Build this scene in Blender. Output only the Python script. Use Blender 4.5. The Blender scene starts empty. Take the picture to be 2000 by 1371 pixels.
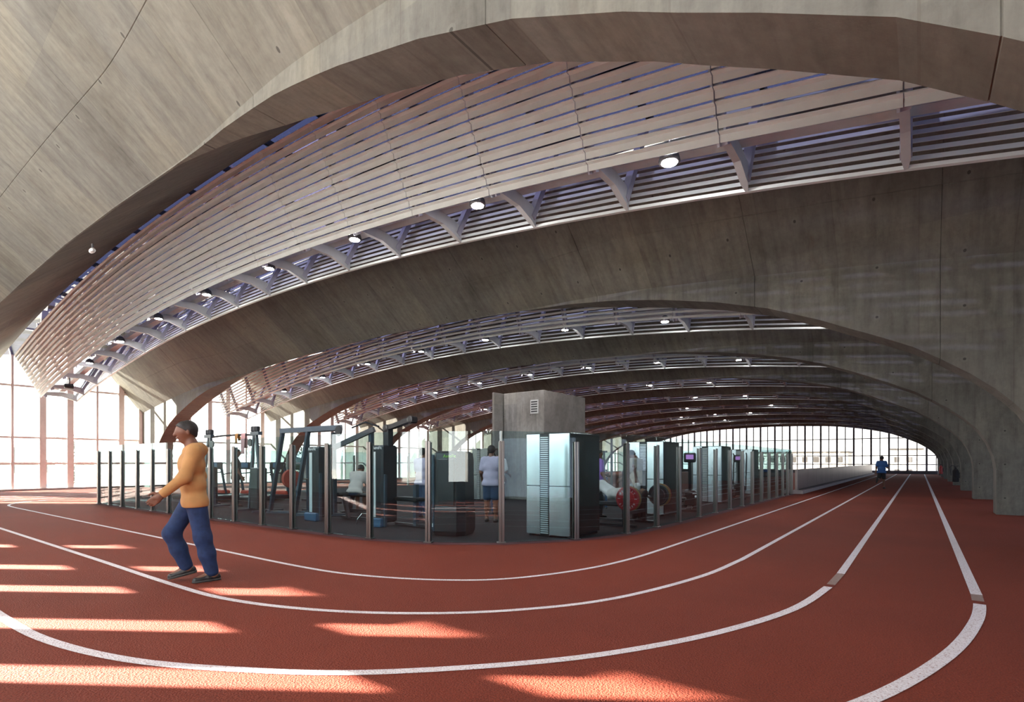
import bpy, math, random
import numpy as np
from mathutils import Vector, Matrix

random.seed(7)
sc = bpy.context.scene
COL = sc.collection
PI = math.pi
# ------------------------------------------------------------------ camera, light, exposure
F = 1055.0; CAM_H = 1.45; V0 = 902.0; YAW = math.atan2(795.0, F)
UNIT = 0.9            # the hall is laid out with the lens 1.45 high and brought to real size at the end
SUN_AZ = math.atan2(0.83, 0.55); SUN_EL = math.radians(25)
SKY = 0.8; SUN = 8.5; LAMP = 65.0; EXPOSURE = 3.45

cam = bpy.data.objects.new('camera', bpy.data.cameras.new('camera')); COL.objects.link(cam)
cam.location = (0, 0, CAM_H); cam.rotation_euler = (PI / 2, 0, YAW)
cam.data.sensor_width = 36; cam.data.lens = F / 2000 * 36
cam.data.shift_y = (V0 - 685.5) / 2000
cam.data.clip_start = 0.05; cam.data.clip_end = 600
sc.camera = cam

world = bpy.data.worlds.new('sky'); sc.world = world; world.use_nodes = True
wn = world.node_tree; wn.nodes.clear()
wo = wn.nodes.new('ShaderNodeOutputWorld'); wb = wn.nodes.new('ShaderNodeBackground')
wt = wn.nodes.new('ShaderNodeTexCoord'); ws = wn.nodes.new('ShaderNodeSeparateXYZ'); wr = wn.nodes.new('ShaderNodeValToRGB')
wn.links.new(wt.outputs['Generated'], ws.inputs[0]); wn.links.new(ws.outputs['Z'], wr.inputs[0])
wn.links.new(wr.outputs[0], wb.inputs[0]); wn.links.new(wb.outputs[0], wo.inputs[0])
e = wr.color_ramp.elements
e[0].position = 0.0; e[0].color = (1.0, 0.965, 0.92, 1)
e[1].position = 0.75; e[1].color = (0.55, 0.65, 0.88, 1)
m_ = e.new(0.25); m_.color = (0.90, 0.93, 1.0, 1)
wb.inputs[1].default_value = SKY

sun = bpy.data.objects.new('sun', bpy.data.lights.new('sun', 'SUN')); COL.objects.link(sun)
sun.data.energy = SUN; sun.data.color = (1.0, 0.90, 0.80); sun.data.angle = math.radians(0.6)
sd = Vector((math.sin(SUN_AZ) * math.cos(SUN_EL), math.cos(SUN_AZ) * math.cos(SUN_EL), -math.sin(SUN_EL)))
sun.rotation_euler = sd.to_track_quat('-Z', 'Y').to_euler(); sun.location = (-40, -30, 30)

sc.view_settings.view_transform = 'Standard'; sc.view_settings.look = 'None'
sc.view_settings.exposure = EXPOSURE; sc.view_settings.gamma = 1.0; sc.view_settings.use_curve_mapping = False
cy = sc.cycles
cy.max_bounces = 9; cy.diffuse_bounces = 5; cy.glossy_bounces = 4; cy.transmission_bounces = 4
cy.transparent_max_bounces = 24; cy.caustics_reflective = False; cy.caustics_refractive = False
cy.sample_clamp_indirect = 6.0; cy.use_denoising = True

# ------------------------------------------------------------------ materials
class N:
    def __init__(s, name):
        s.m = bpy.data.materials.new(name); s.m.use_nodes = True
        s.t = s.m.node_tree; s.t.nodes.clear(); s.out = s.n('OutputMaterial')
    def n(s, ty, **kw):
        nd = s.t.nodes.new('ShaderNode' + ty)
        for k, v in kw.items():
            if hasattr(nd, k): setattr(nd, k, v)
        return nd
    def l(s, a, b): s.t.links.new(a, b)
    def coord(s, scale=(1, 1, 1), out='Object'):
        tc = s.n('TexCoord'); mp = s.n('Mapping'); mp.inputs['Scale'].default_value = scale
        s.l(tc.outputs[out], mp.inputs[0]); return mp.outputs[0]
    def noise(s, vec, scale, detail=4, rough=.55):
        nz = s.n('TexNoise'); nz.inputs['Scale'].default_value = scale; nz.inputs['Detail'].default_value = detail
        nz.inputs['Roughness'].default_value = rough; s.l(vec, nz.inputs['Vector']); return nz.outputs['Fac']
    def ramp(s, fac, stops):
        r = s.n('ValToRGB'); els = r.color_ramp.elements
        while len(els) < len(stops): els.new(.5)
        for el, (p, c) in zip(els, stops): el.position = p; el.color = tuple(c) + (1,) if len(c) == 3 else c
        s.l(fac, r.inputs[0]); return r.outputs[0]
    def mix(s, fac, a, b, mode='MIX'):
        x = s.n('MixRGB'); x.blend_type = mode
        for i, v in enumerate((fac, a, b)):
            if hasattr(v, 'links') or hasattr(v, 'is_linked'): s.l(v, x.inputs[i])
            elif isinstance(v, (int, float)): x.inputs[i].default_value = v
            else: x.inputs[i].default_value = tuple(v) + (1,)
        return x.outputs[0]
    def math(s, op, a, b=0.0, c=0.0):
        x = s.n('Math'); x.operation = op
        for i, v in enumerate((a, b, c)):
            if isinstance(v, (int, float)): x.inputs[i].default_value = v
            else: s.l(v, x.inputs[i])
        return x.outputs[0]
    def bsdf(s, color, rough=.6, metal=0.0, bump=None, dist=.02, strength=.4, spec=.5):
        p = s.n('BsdfPrincipled')
        for k, v in (('Base Color', color), ('Roughness', rough), ('Metallic', metal)):
            if isinstance(v, (int, float)): p.inputs[k].default_value = v
            elif isinstance(v, (tuple, list)): p.inputs[k].default_value = tuple(v) + (1,)
            else: s.l(v, p.inputs[k])
        p.inputs['Specular IOR Level'].default_value = spec
        if bump is not None:
            b = s.n('Bump'); b.inputs['Distance'].default_value = dist; b.inputs['Strength'].default_value = strength
            s.l(bump, b.inputs['Height']); s.l(b.outputs[0], p.inputs['Normal'])
        s.l(p.outputs[0], s.out.inputs[0]); return p

def plain(name, c, rough=.5, metal=0.0, var=.12, scale=6.0, bump=0.0, stretch=(1, 1, 1), spec=.5):
    k = N(name); v = k.coord(stretch); f = k.noise(v, scale, 4)
    lo = tuple(max(0, x * (1 - var)) for x in c); hi = tuple(min(1, x * (1 + var)) for x in c)
    col = k.ramp(f, [(.3, lo), (.7, hi)])
    k.bsdf(col, rough, metal, f if bump else None, .01, bump, spec); return k.m

def concrete(name, base, holes=True, tint=(1, 1, 1)):
    k = N(name)
    streak = k.noise(k.coord((4.0, .35, .35)), 1.5, 6, .6)
    patch = k.noise(k.coord((1, 1, 1)), .42, 5, .6)
    fine = k.noise(k.coord((1, 1, 1)), 9, 6, .65)
    b = np.array(base)
    c1 = k.ramp(streak, [(.25, b * .74), (.5, b), (.75, b * 1.18)])
    c2 = k.ramp(patch, [(.3, (.66, .63, .60)), (.52, (1, 1, 1)), (.72, (1.12, 1.07, .98))])
    c = k.mix(1.0, c1, c2, 'MULTIPLY')
    c3 = k.ramp(fine, [(.3, (.80, .80, .80)), (.6, (1, 1, 1))])
    c = k.mix(.8, c, c3, 'MULTIPLY')
    sp = k.n('SeparateXYZ'); k.l(k.coord((1, 1, 1)), sp.inputs[0])
    cx = k.math('FLOOR', k.math('DIVIDE', sp.outputs[0], 1.25)); cz = k.math('FLOOR', k.math('DIVIDE', sp.outputs[2], 1.84))
    cv = k.n('CombineXYZ'); k.l(cx, cv.inputs[0]); k.l(cz, cv.inputs[2]); wv = k.n('TexWhiteNoise'); wv.noise_dimensions = '3D'; k.l(cv.outputs[0], wv.inputs['Vector'])
    c = k.mix(1.0, c, k.ramp(wv.outputs['Value'], [(0, (.86, .86, .88)), (1, (1.10, 1.08, 1.04))]), 'MULTIPLY')
    jx = k.math('LESS_THAN', k.math('ABSOLUTE', k.math('SUBTRACT', k.math('FRACT', k.math('DIVIDE', sp.outputs[0], 1.25)), .5)), .494)
    c = k.mix(k.math('MULTIPLY', k.math('SUBTRACT', 1.0, jx), .35), c, (b[0] * .55, b[1] * .5, b[2] * .45))
    veins = k.noise(k.coord((3.2, .9, .9)), 2.0, 8, .72); c = k.mix(.7, c, k.ramp(veins, [(.32, (.70, .69, .68)), (.5, (1, 1, 1)), (.7, (1.16, 1.16, 1.16))]), 'MULTIPLY')
    rust = k.noise(k.coord((2.2, .5, .5)), .9, 5, .7)
    rf = k.ramp(rust, [(.62, (0, 0, 0)), (.75, (.35, .35, .35))])
    c = k.mix(rf, c, (b[0] * .75, b[1] * .55, b[2] * .42))
    if holes:
        s = k.n('SeparateXYZ'); k.l(k.coord((1, 1, 1)), s.inputs[0])
        a = k.math('MULTIPLY', k.math('SUBTRACT', k.math('FRACT', k.math('DIVIDE', s.outputs[0], 1.25)), .5), 1.25)
        d = k.math('MULTIPLY', k.math('SUBTRACT', k.math('FRACT', k.math('DIVIDE', s.outputs[2], .92)), .5), .92)
        r = k.math('ADD', k.math('MULTIPLY', a, a), k.math('MULTIPLY', d, d))
        hole = k.math('LESS_THAN', r, .0005)
        ring = k.math('LESS_THAN', r, .0030)
        c = k.mix(k.math('MULTIPLY', ring, .22), c, (b[0] * 1.2, b[1] * 1.2, b[2] * 1.2))
        c = k.mix(k.math('MULTIPLY', hole, .8), c, (.03, .028, .025))
    k.bsdf(c, .78, 0, fine, .012, .35, .3); return k.m

def glass(name, tint, veil=0.0, refl=1.0):
    k = N(name)
    tr = k.n('BsdfTransparent'); tr.inputs[0].default_value = tuple(tint) + (1,)
    gl = k.n('BsdfGlossy'); gl.inputs['Roughness'].default_value = .01
    lw_ = k.n('LayerWeight'); fr = k.math('ADD', .045, k.math('MULTIPLY', k.math('POWER', lw_.outputs['Facing'], 5.0), .95))
    mx = k.n('MixShader'); k.l(k.math('MULTIPLY', fr, refl), mx.inputs[0]); k.l(tr.outputs[0], mx.inputs[1]); k.l(gl.outputs[0], mx.inputs[2])
    last = mx.outputs[0]
    if veil:  # pale translucent share, puts a haze of glare into the pane
        tl = k.n('BsdfTranslucent'); tl.inputs[0].default_value = (.92, .90, .86, 1)
        m2 = k.n('MixShader'); m2.inputs[0].default_value = veil
        k.l(last, m2.inputs[1]); k.l(tl.outputs[0], m2.inputs[2]); last = m2.outputs[0]
    k.l(last, k.out.inputs[0]); return k.m

def emit(name, c, s):
    k = N(name); em = k.n('Emission'); em.inputs[0].default_value = tuple(c) + (1,); em.inputs[1].default_value = s
    k.l(em.outputs[0], k.out.inputs[0]); return k.m

def rubber(name, c, speck):
    k = N(name); v = k.coord((1, 1, 1))
    g = k.noise(v, 95, 3, .7); big = k.noise(v, .35, 4)
    gr = k.n('TexVoronoi'); gr.inputs['Scale'].default_value = 70; k.l(v, gr.inputs['Vector'])
    c = np.array(c)
    c1 = k.ramp(g, [(.32, c * .55), (.5, c), (.68, c * 1.4)])
    c2 = k.ramp(big, [(.3, (.86, .86, .86)), (.7, (1.08, 1.08, 1.08))])
    cc = k.mix(1.0, c1, c2, 'MULTIPLY')
    sp = k.noise(v, 160, 2); sf = k.ramp(sp, [(.74, (0, 0, 0)), (.78, (.6, .6, .6))])
    cc = k.mix(sf, cc, speck)
    h = k.math('ADD', gr.outputs['Distance'], g)
    k.bsdf(cc, .82, 0, h, .012, .75, .25); return k.m

def paint(name, c, under):
    k = N(name); v = k.coord((1, 1, 1)); g = k.noise(v, 75, 3, .7)
    gr = k.n('TexVoronoi'); gr.inputs['Scale'].default_value = 70; k.l(v, gr.inputs['Vector'])
    col = k.ramp(g, [(.34, under), (.42, tuple(x * .85 for x in c)), (.6, c)])
    k.bsdf(col, .7, 0, k.math('ADD', gr.outputs['Distance'], g), .01, .6, .3); return k.m

def wavy_steel(name, c):
    k = N(name); v = k.coord((1, 1, .5)); f = k.noise(v, 1.7, 0)
    k.bsdf(c, .24, .95); return k.m

M = {}
M['conc'] = concrete('board marked concrete', (.149, .148, .130))
M['conc_core'] = concrete('smooth concrete', (.30, .29, .275))
M['track'] = rubber('red rubber track', (.19, .0335, .0155), (.55, .40, .36))
M['mat'] = rubber('dark gym rubber', (.028, .024, .028), (.12, .11, .12))
M['edge'] = rubber('purple rubber edging', (.12, .045, .05), (.2, .15, .15))
M['line'] = paint('white lane paint', (.78, .74, .76), (.30, .10, .08))
M['worn'] = paint('worn grey line', (.30, .22, .19), (.25, .06, .04))
M['slat'] = plain('white powder coated slat', (.68, .745, .74), .42, 0, .05, 3)
M['steel_w'] = plain('pale grey painted steel', (.52, .55, .56), .45, 0, .08, 4)
M['steel_b'] = plain('blue grey painted steel', (.42, .43, .50), .45, 0, .08, 4)
M['frame'] = plain('pale window frame', (.85, .80, .77), .5, 0, .05, 4)
M['frame_d'] = plain('dark window frame', (.10, .10, .11), .5, 0, .1, 4)
M['dark'] = plain('dark grey steel', (.06, .06, .065), .45, 0, .1, 4)
M['black'] = plain('black plastic', (.012, .012, .014), .38, 0, .2, 8)
M['blk_metal'] = plain('black painted steel', (.022, .026, .032), .35, .3, .15, 6)
M['blue_metal'] = plain('slate blue painted steel', (.045, .07, .095), .4, .2, .15, 6)
M['chrome'] = plain('chrome', (.75, .75, .76), .15, 1.0, .05, 6)
M['post'] = plain('brushed stainless steel', (.26, .24, .225), .30, 1.0, .15, 3, 0, (8, 8, .3))
M['unit'] = wavy_steel('polished wavy steel', (.80, .83, .85))
M['unit_d'] = plain('dark unit flank', (.05, .045, .045), .25, .4, .1, 3)
M['grille'] = plain('pale grille metal', (.55, .56, .56), .4, .5, .05, 5)
M['white'] = plain('white panel', (.8, .8, .8), .4, 0, .04, 5)
M['red_plate'] = plain('red rubber plate', (.42, .015, .02), .45, 0, .08, 8)
M['red_pad'] = plain('red vinyl', (.45, .06, .035), .45, 0, .1, 8)
M['bluepanel'] = plain('blue panel', (.04, .12, .22), .4, 0, .1, 8)
M['green'] = plain('green print', (.25, .55, .03), .5, 0, .05, 8)
M['mesh_blue'] = plain('barred blue cloth', (.03, .08, .20), .6, 0, .2, 20)
M['grey_panel'] = plain('ribbed grey cladding', (.42, .37, .35), .35, .55, .12, 1.2, 0, (.6, .6, .1))
M['plinth'] = plain('pale plinth', (.45, .40, .40), .7, 0, .15, 4)
M['skin'] = plain('brown skin', (.17, .075, .045), .5, 0, .08, 6)
M['hair'] = plain('black hair', (.012, .010, .010), .6, 0, .3, 40, .3)
M['mustard'] = plain('mustard cotton', (.42, .22, .08), .85, 0, .10, 7, .2)
M['denim'] = plain('blue denim', (.010, .030, .095), .85, 0, .25, 14, .3)
M['shoe'] = plain('black shoe leather', (.009, .009, .009), .45, 0, .3, 20, .2)
M['sole'] = plain('grey shoe sole', (.05, .05, .047), .6, 0, .2, 20)
M['sole_w'] = plain('white shoe sole', (.65, .63, .58), .6, 0, .1, 20)
M['bluetee'] = plain('blue sports cloth', (.025, .10, .30), .75, 0, .1, 8)
M['blackcloth'] = plain('black cloth', (.012, .012, .014), .85, 0, .2, 10)
M['lavender'] = plain('lavender cotton', (.42, .38, .50), .85, 0, .08, 8)
M['navy'] = plain('navy cloth', (.03, .06, .12), .85, 0, .15, 8)
M['beige'] = plain('beige cotton', (.40, .34, .27), .85, 0, .08, 8)
M['greytee'] = plain('pale grey cotton', (.58, .54, .50), .85, 0, .06, 8)
M['purple'] = plain('violet cotton', (.30, .16, .50), .85, 0, .08, 8)
M['whitecloth'] = plain('white cotton', (.72, .70, .69), .85, 0, .06, 8)
M['pink'] = plain('pink towel', (.65, .38, .38), .9, 0, .08, 10)
M['eye'] = plain('eye white', (.6, .58, .55), .3, 0, .02, 8)
M['glass'] = glass('clear partition glass', (.80, .905, .92), 0, 1.0)
M['winglass'] = glass('veiled window glass', (.88, .90, .88), .05, 1.0)  # translucent share stands in for glare washing out the view
M['endglass'] = glass('window glass', (.55, .55, .54), .0, 1.0)
M['skyglass'] = glass('blue tinted skylight glass', (.011, .012, .024), 0, 1.0)
M['tintglass'] = glass('grey tinted window glass', (.36, .40, .46), 0, 1.0)
M['lamp'] = emit('lamp glow', (1.0, .95, .96), LAMP)
M['screen_on'] = emit('lit console screen', (.55, .25, .65), .12)
M['leaf'] = plain('dark evergreen foliage', (.024, .034, .013), .7, 0, .3, 3)
M['bark'] = plain('bark', (.04, .03, .022), .9, 0, .3, 6)
M['ground'] = plain('dry ground', (.42, .38, .30), .95, 0, .15, .4)
M['bounce_slab'] = plain('pale bounce slab', (.62, .60, .55), .9, 0, .06, 1)  # for the added reflector slab outside the near wall
M['house'] = plain('pale render', (.55, .52, .48), .85, 0, .08, 1)
M['rooftile'] = plain('grey roof', (.06, .055, .05), .8, 0, .12, 2)
M['red_ext'] = plain('red enamel', (.38, .02, .02), .3, 0, .05, 6)

# ------------------------------------------------------------------ mesh helpers
class MB:
    def __init__(s): s.v = []; s.f = []
    def add(s, vs, fs):
        o = len(s.v); s.v += [tuple(p) for p in vs]; s.f += [tuple(i + o for i in f) for f in fs]; return s
    def box(s, c, d, R=None):
        x, y, z = d[0] / 2, d[1] / 2, d[2] / 2
        P = [(-x, -y, -z), (x, -y, -z), (x, y, -z), (-x, y, -z), (-x, -y, z), (x, -y, z), (x, y, z), (-x, y, z)]
        if R is not None: P = [R @ Vector(p) for p in P]
        return s.add([(p[0] + c[0], p[1] + c[1], p[2] + c[2]) for p in P],
                     [(3, 2, 1, 0), (4, 5, 6, 7), (0, 1, 5, 4), (1, 2, 6, 5), (2, 3, 7, 6), (3, 0, 4, 7)])
    def bbox(s, c, d, b=.01):
        """box with its vertical and top edges chamfered"""
        x, y, z = d[0] / 2, d[1] / 2, d[2] / 2; b = min(b, x * .9, y * .9, z * .9)
        def ring(k, zz): return [(-x + k, -y, zz), (x - k, -y, zz), (x, -y + k, zz), (x, y - k, zz), (x - k, y, zz), (-x + k, y, zz), (-x, y - k, zz), (-x, -y + k, zz)]
        def ring2(k, zz): return [(px * (1 - k / x), py * (1 - k / y), zz) for px, py, _ in ring(k, zz)]
        rs = [ring2(b, -z), ring(b, -z + b), ring(b, z - b), ring2(b, z)]
        vs = [(p[0] + c[0], p[1] + c[1], p[2] + c[2]) for r in rs for p in r]
        fs = [tuple(range(7, -1, -1)), tuple(range(24, 32))]
        for q in range(3):
            for i in range(8): j = (i + 1) % 8; fs.append((q * 8 + i, q * 8 + j, q * 8 + 8 + j, q * 8 + 8 + i))
        return s.add(vs, fs)
    def beam(s, a, b, w, h, up=(0, 0, 1)):
        a = Vector(a); b = Vector(b); d = (b - a).normalized(); u = Vector(up)
        if abs(d.dot(u)) > .98: u = Vector((0, 1, 0))
        r = d.cross(u).normalized(); u = r.cross(d)
        P = []
        for p in (a, b):
            for i, j in ((-1, -1), (1, -1), (1, 1), (-1, 1)): P.append(p + r * (w / 2 * i) + u * (h / 2 * j))
        return s.add(P, [(3, 2, 1, 0), (4, 5, 6, 7), (0, 1, 5, 4), (1, 2, 6, 5), (2, 3, 7, 6), (3, 0, 4, 7)])
    def tube(s, pts, r, n=8):
        pts = [Vector(p) for p in pts]; rs = r if isinstance(r, (list, tuple)) else [r] * len(pts)
        vs = []; prev = None
        for i, p in enumerate(pts):
            d = (pts[min(i + 1, len(pts) - 1)] - pts[max(i - 1, 0)]).normalized()
            a = prev if prev is not None else (Vector((0, 0, 1)) if abs(d.z) < .9 else Vector((1, 0, 0)))
            u = (a - d * a.dot(d)).normalized(); w = d.cross(u); prev = u
            for k in range(n):
                t = 2 * PI * k / n; vs.append(p + (u * math.cos(t) + w * math.sin(t)) * rs[i])
        fs = [tuple(range(n - 1, -1, -1)), tuple(range(len(vs) - n, len(vs)))]
        for i in range(len(pts) - 1):
            for k in range(n): j = (k + 1) % n; fs.append((i * n + k, i * n + j, (i + 1) * n + j, (i + 1) * n + k))
        return s.add(vs, fs)
    def lathe(s, prof, c=(0, 0, 0), n=16, axis='z'):
        vs = []
        for r, z in prof:
            for k in range(n):
                t = 2 * PI * k / n; a, b = r * math.cos(t), r * math.sin(t)
                p = (a, b, z) if axis == 'z' else ((z, a, b) if axis == 'x' else (b, z, a))
                vs.append((p[0] + c[0], p[1] + c[1], p[2] + c[2]))
        m = len(prof); fs = [tuple(range(n - 1, -1, -1)), tuple(range((m - 1) * n, m * n))]
        for i in range(m - 1):
            for k in range(n): j = (k + 1) % n; fs.append((i * n + k, i * n + j, (i + 1) * n + j, (i + 1) * n + k))
        return s.add(vs, fs)
    def loft(s, secs):
        n = len(secs[0]); vs = [p for q in secs for p in q]
        fs = [tuple(range(n - 1, -1, -1)), tuple(range((len(secs) - 1) * n, len(secs) * n))]
        for i in range(len(secs) - 1):
            for k in range(n): j = (k + 1) % n; fs.append((i * n + k, i * n + j, (i + 1) * n + j, (i + 1) * n + k))
        return s.add(vs, fs)
    def prism(s, poly, a, b, plane='xz'):
        def p3(p, t): return (p[0], t, p[1]) if plane == 'xz' else ((t, p[0], p[1]) if plane == 'yz' else (p[0], p[1], t))
        return s.loft([[p3(p, a) for p in poly], [p3(p, b) for p in poly]])
    def mesh(s, name, mat, smooth=False):
        me = bpy.data.meshes.new(name); me.from_pydata(s.v, [], s.f); me.materials.append(mat)
        if smooth: me.polygons.foreach_set('use_smooth', [True] * len(me.polygons))
        fix(me); return me
    def build(s, name, mat, parent=None, loc=(0, 0, 0), smooth=False, kind=None, label=None):
        return put(name, s.mesh(name, mat, smooth), parent, loc, kind, label)

import bmesh
def fix(me):
    b = bmesh.new(); b.from_mesh(me); bmesh.ops.recalc_face_normals(b, faces=b.faces); b.to_mesh(me); b.free()

def put(name, me, parent=None, loc=(0, 0, 0), kind=None, label=None):
    o = bpy.data.objects.new(name, me); COL.objects.link(o); o.location = loc
    if parent is not None: o.parent = parent
    if kind: o['kind'] = kind
    if label: o['label'] = label
    return o

def thing(name, label, cat, loc=(0, 0, 0), rz=0.0, group=None, kind=None):
    o = bpy.data.objects.new(name, None); COL.objects.link(o); o.location = loc; o.rotation_euler = (0, 0, rz)
    o.empty_display_size = .1
    if kind: o['kind'] = kind
    if label: o['label'] = label
    if cat: o['category'] = cat
    if group: o['group'] = group
    return o

def text_mesh(body, size, mat, name, depth=.004):
    cu = bpy.data.curves.new(name, 'FONT'); cu.body = body; cu.size = size; cu.extrude = depth; cu.align_x = 'CENTER'; cu.align_y = 'CENTER'
    o = bpy.data.objects.new(name, cu); COL.objects.link(o)
    me = bpy.data.meshes.new_from_object(o.evaluated_get(bpy.context.evaluated_depsgraph_get()))
    bpy.data.objects.remove(o); bpy.data.curves.remove(cu)
    me.name = name; me.materials.clear(); me.materials.append(mat); return me

# ------------------------------------------------------------------ layout of the hall
ARCH = [(3.58, 1.07, .56)] + [(12.5 + 7.8 * i, 1.0, .8) for i in range(9)]     # centre line, height factor, rib thickness
END_Y = 80.0; LEFT_X = -36.0; RIGHT_X = 4.7; NEAR_Y = -2.5
ORD = ['first', 'second', 'third', 'fourth', 'fifth', 'sixth', 'seventh', 'eighth', 'ninth', 'tenth']
ZB = [(-34.85, 0), (-34.78, .6), (-34.5, 1.25), (-34.1, 1.85), (-33.65, 2.41), (-33.03, 2.96), (-32.22, 3.49), (-31.31, 3.9), (-29.83, 4.4),
      (-28.9, 4.68), (-27.67, 4.99), (-26.41, 5.23), (-25.21, 5.42), (-23.5, 5.6), (-21, 5.76), (-18, 5.86), (-15, 5.91), (-12, 5.87), (-9.1, 5.76),
      (-7.44, 5.62), (-5.97, 5.42), (-4.68, 5.19), (-3.52, 4.93), (-2.49, 4.62), (-1.57, 4.24), (-1.2, 4.06), (-.73, 3.84), (-.09, 3.52), (.31, 3.25),
      (.69, 2.97), (1.04, 2.66), (1.23, 2.45), (1.37, 2.27), (1.53, 1.97), (1.65, 1.6), (1.7, 1.25)]
zbx = np.array([p[0] for p in ZB]); zbz = np.array([p[1] for p in ZB])
def z_j(x): return 5.91 - .0038 * (x + 15) ** 2
def z_b(x): return 0.0 if (x < -34.86 or x > 1.7001) else min(float(np.interp(x, zbx, zbz)), z_j(x))
def ramp_w(x):
    t = min(1.0, max(0.0, (abs(x + 16.75) - 7.25) / 4.5)); return .05 + .95 * t * t * (3 - 2 * t)
WTOP = 2.5
def tan_(x): return float(np.interp(x, [-36, -26], [1.33, .95]))
def z_top(x, k=-1): return z_j(x) + (tan_(x) if k < 0 else .95) * 2.1
def section(x, t, zs, inset=0.0, zb=None):
    w = t / 2 * ramp_w(x); zj = z_j(x); b = z_b(x) if zb is None else zb
    S = lambda z: CAM_H + (z - CAM_H) * zs if zs != 1 else z
    def side(k):
        zt = z_top(x, k); g = .95; gw = .014
        def on(s_): return (w + (WTOP - w) * s_, zj + (zt - zj) * s_)
        q = [(w, b), (w, zj)]
        s1 = g / (WTOP - w); s2 = (g + gw) / (WTOP - w); sm = (s1 + s2) / 2
        q += [on(s1), (on(sm)[0] - .005, on(sm)[1] + .005), on(s2), (WTOP, zt), (WTOP, zt + .22)]
        return [((p[0] - inset) * k, p[1]) for p in q]
    f = side(-1); r = side(1)
    zi = inset if b > .01 else 0
    pts = [(f[0][0], f[0][1] + zi)] + f[1:] + r[:0:-1] + [(r[0][0], r[0][1] + zi)]
    sx = zs if False else 1.0
    return [(x, p[0], S(p[1]) if p[1] > .01 else 0.0) for p in pts]

def arch_meshes(t, zs):
    edges = [-36.35, -32.76, -29.0, -25.25, -21.5, -17.75, -14.0, -10.25, -6.5, -2.75, .3, 4.6]
    out = []
    for a, b in zip(edges[:-1], edges[1:]):
        inner = [x for x in zbx if a + .05 < x < b - .05]
        xs = sorted(set(list(np.linspace(a + .006, b - .006, 9)) + inner))
        secs = [section(a, t, zs, .016 if zs == 1 else .008)]
        for x in xs:
            if b > 1.7 and abs(x - 1.7) < 1e-6:
                secs.append(section(1.7, t, zs, 0, 1.25)); secs.append([(1.7001, p[1], p[2]) for p in section(1.7, t, zs, 0, 0.0)])
            elif a < -36 and abs(x + 34.85) < 1e-6:
                secs.append(section(x, t, zs, 0, 0.0))
            else: secs.append(section(x, t, zs))
        secs.append(section(b, t, zs, .016 if zs == 1 else .008))
        nm = 'segment' if b < 1 else 'pier'
        out.append((nm, MB().loft(secs).mesh(nm, M['conc'])))
    return out

# ---- floor (track) with its painted lines
floor = thing('floor', None, None, (0, 0, 0), kind='structure')
MB().box(((LEFT_X + RIGHT_X) / 2, (END_Y + NEAR_Y) / 2, -.15), (RIGHT_X - LEFT_X + 1.2, END_Y - NEAR_Y + 1.0, .3)).build('track_surface', M['track'], floor)
CORN = {1: [(-3.4, 8.88), (-3.43, 7.6), (-3.6, 6.44), (-4.04, 5.36), (-4.69, 4.76), (-5.71, 4.34), (-6.9, 4.2), (-9.62, 4.19)],
        2: [(-2.1, 8.45), (-2.2, 6.9), (-2.58, 5.23), (-3.17, 4.21), (-3.91, 3.52), (-4.8, 3.03), (-5.85, 2.74), (-7.1, 2.68), (-9.5, 2.69)],
        3: [(-.81, 7.8), (-.84, 7.2), (-.99, 5.91), (-1.37, 4.7), (-1.85, 3.74), (-2.35, 3.06), (-3.05, 2.35), (-3.72, 1.9), (-4.61, 1.47), (-5.74, 1.22), (-7.09, 1.16), (-9.0, 1.16)],
        4: [(.5, 8.2), (.5, 7.4), (.41, 6.43), (.17, 5.19), (-.26, 3.89), (-.9, 2.7), (-1.9, 1.5), (-3.2, .6), (-5, .0), (-7, -.3), (-9, -.32)]}
def catmull(P, n=6):
    P = [np.array(p, float) for p in P]; P = [2 * P[0] - P[1]] + P + [2 * P[-1] - P[-2]]; o = []
    for i in range(1, len(P) - 2):
        a, b, c, d = P[i - 1:i + 3]
        for k in range(n):
            t = k / n; o.append(.5 * (2 * b + (c - a) * t + (2 * a - 5 * b + 4 * c - d) * t * t + (3 * b - a - 3 * c + d) * t ** 3))
    o.append(P[-2]); return o
def ribbon(pts, w, z=.004):
    P = [np.array(p, float)[:2] for p in pts]; vs = []; fs = []
    for i, p in enumerate(P):
        d = P[min(i + 1, len(P) - 1)] - P[max(i - 1, 0)]; d /= np.linalg.norm(d); nrm = np.array((-d[1], d[0]))
        for sgn in (-1, 1): q = p + nrm * w / 2 * sgn; vs.append((q[0], q[1], z))
    for i in range(len(P) - 1): fs.append((2 * i, 2 * i + 1, 2 * i + 3, 2 * i + 2))
    return MB().add(vs, fs)
for k, C in CORN.items():
    w = {1: .07, 2: .075, 3: .088, 4: .10}[k]
    R = catmull(C); L = [(-30.2 - p[0], p[1]) for p in R][::-1]
    if k == 3:
        ribbon([(-.81, 78.5), (-.81, 30), (-.81, 8.15)], w).build('lane_line', M['line'], floor)
        ribbon([(-.81, 8.15), (-.83, 7.35)], w).build('lane_line', M['worn'], floor, label='scuffed grey patch of lane line')
        P = [p for p in R if p[1] < 7.3] + [(-12, 1.16), (-20, 1.16)] + L + [(-29.39, 30), (-29.39, 78)]
    elif k == 4:
        ribbon([(.5, 78.5), (.5, 30), (.5, 7.75)], w).build('lane_line', M['line'], floor)
        ribbon([(.5, 7.75), (.49, 7.4)], w).build('lane_line', M['worn'], floor, label='scuffed grey patch of lane line')
        P = [p for p in R if p[1] < 7.4] + L + [(-30.7, 30), (-30.7, 78)]
    else:
        x0 = C[0][0]; P = [(x0, 78.5), (x0, 30)] + R + L + [(-30.2 - x0, 30), (-30.2 - x0, 78)]
    ribbon(P, w).build('lane_line', M['line'], floor)

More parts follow.
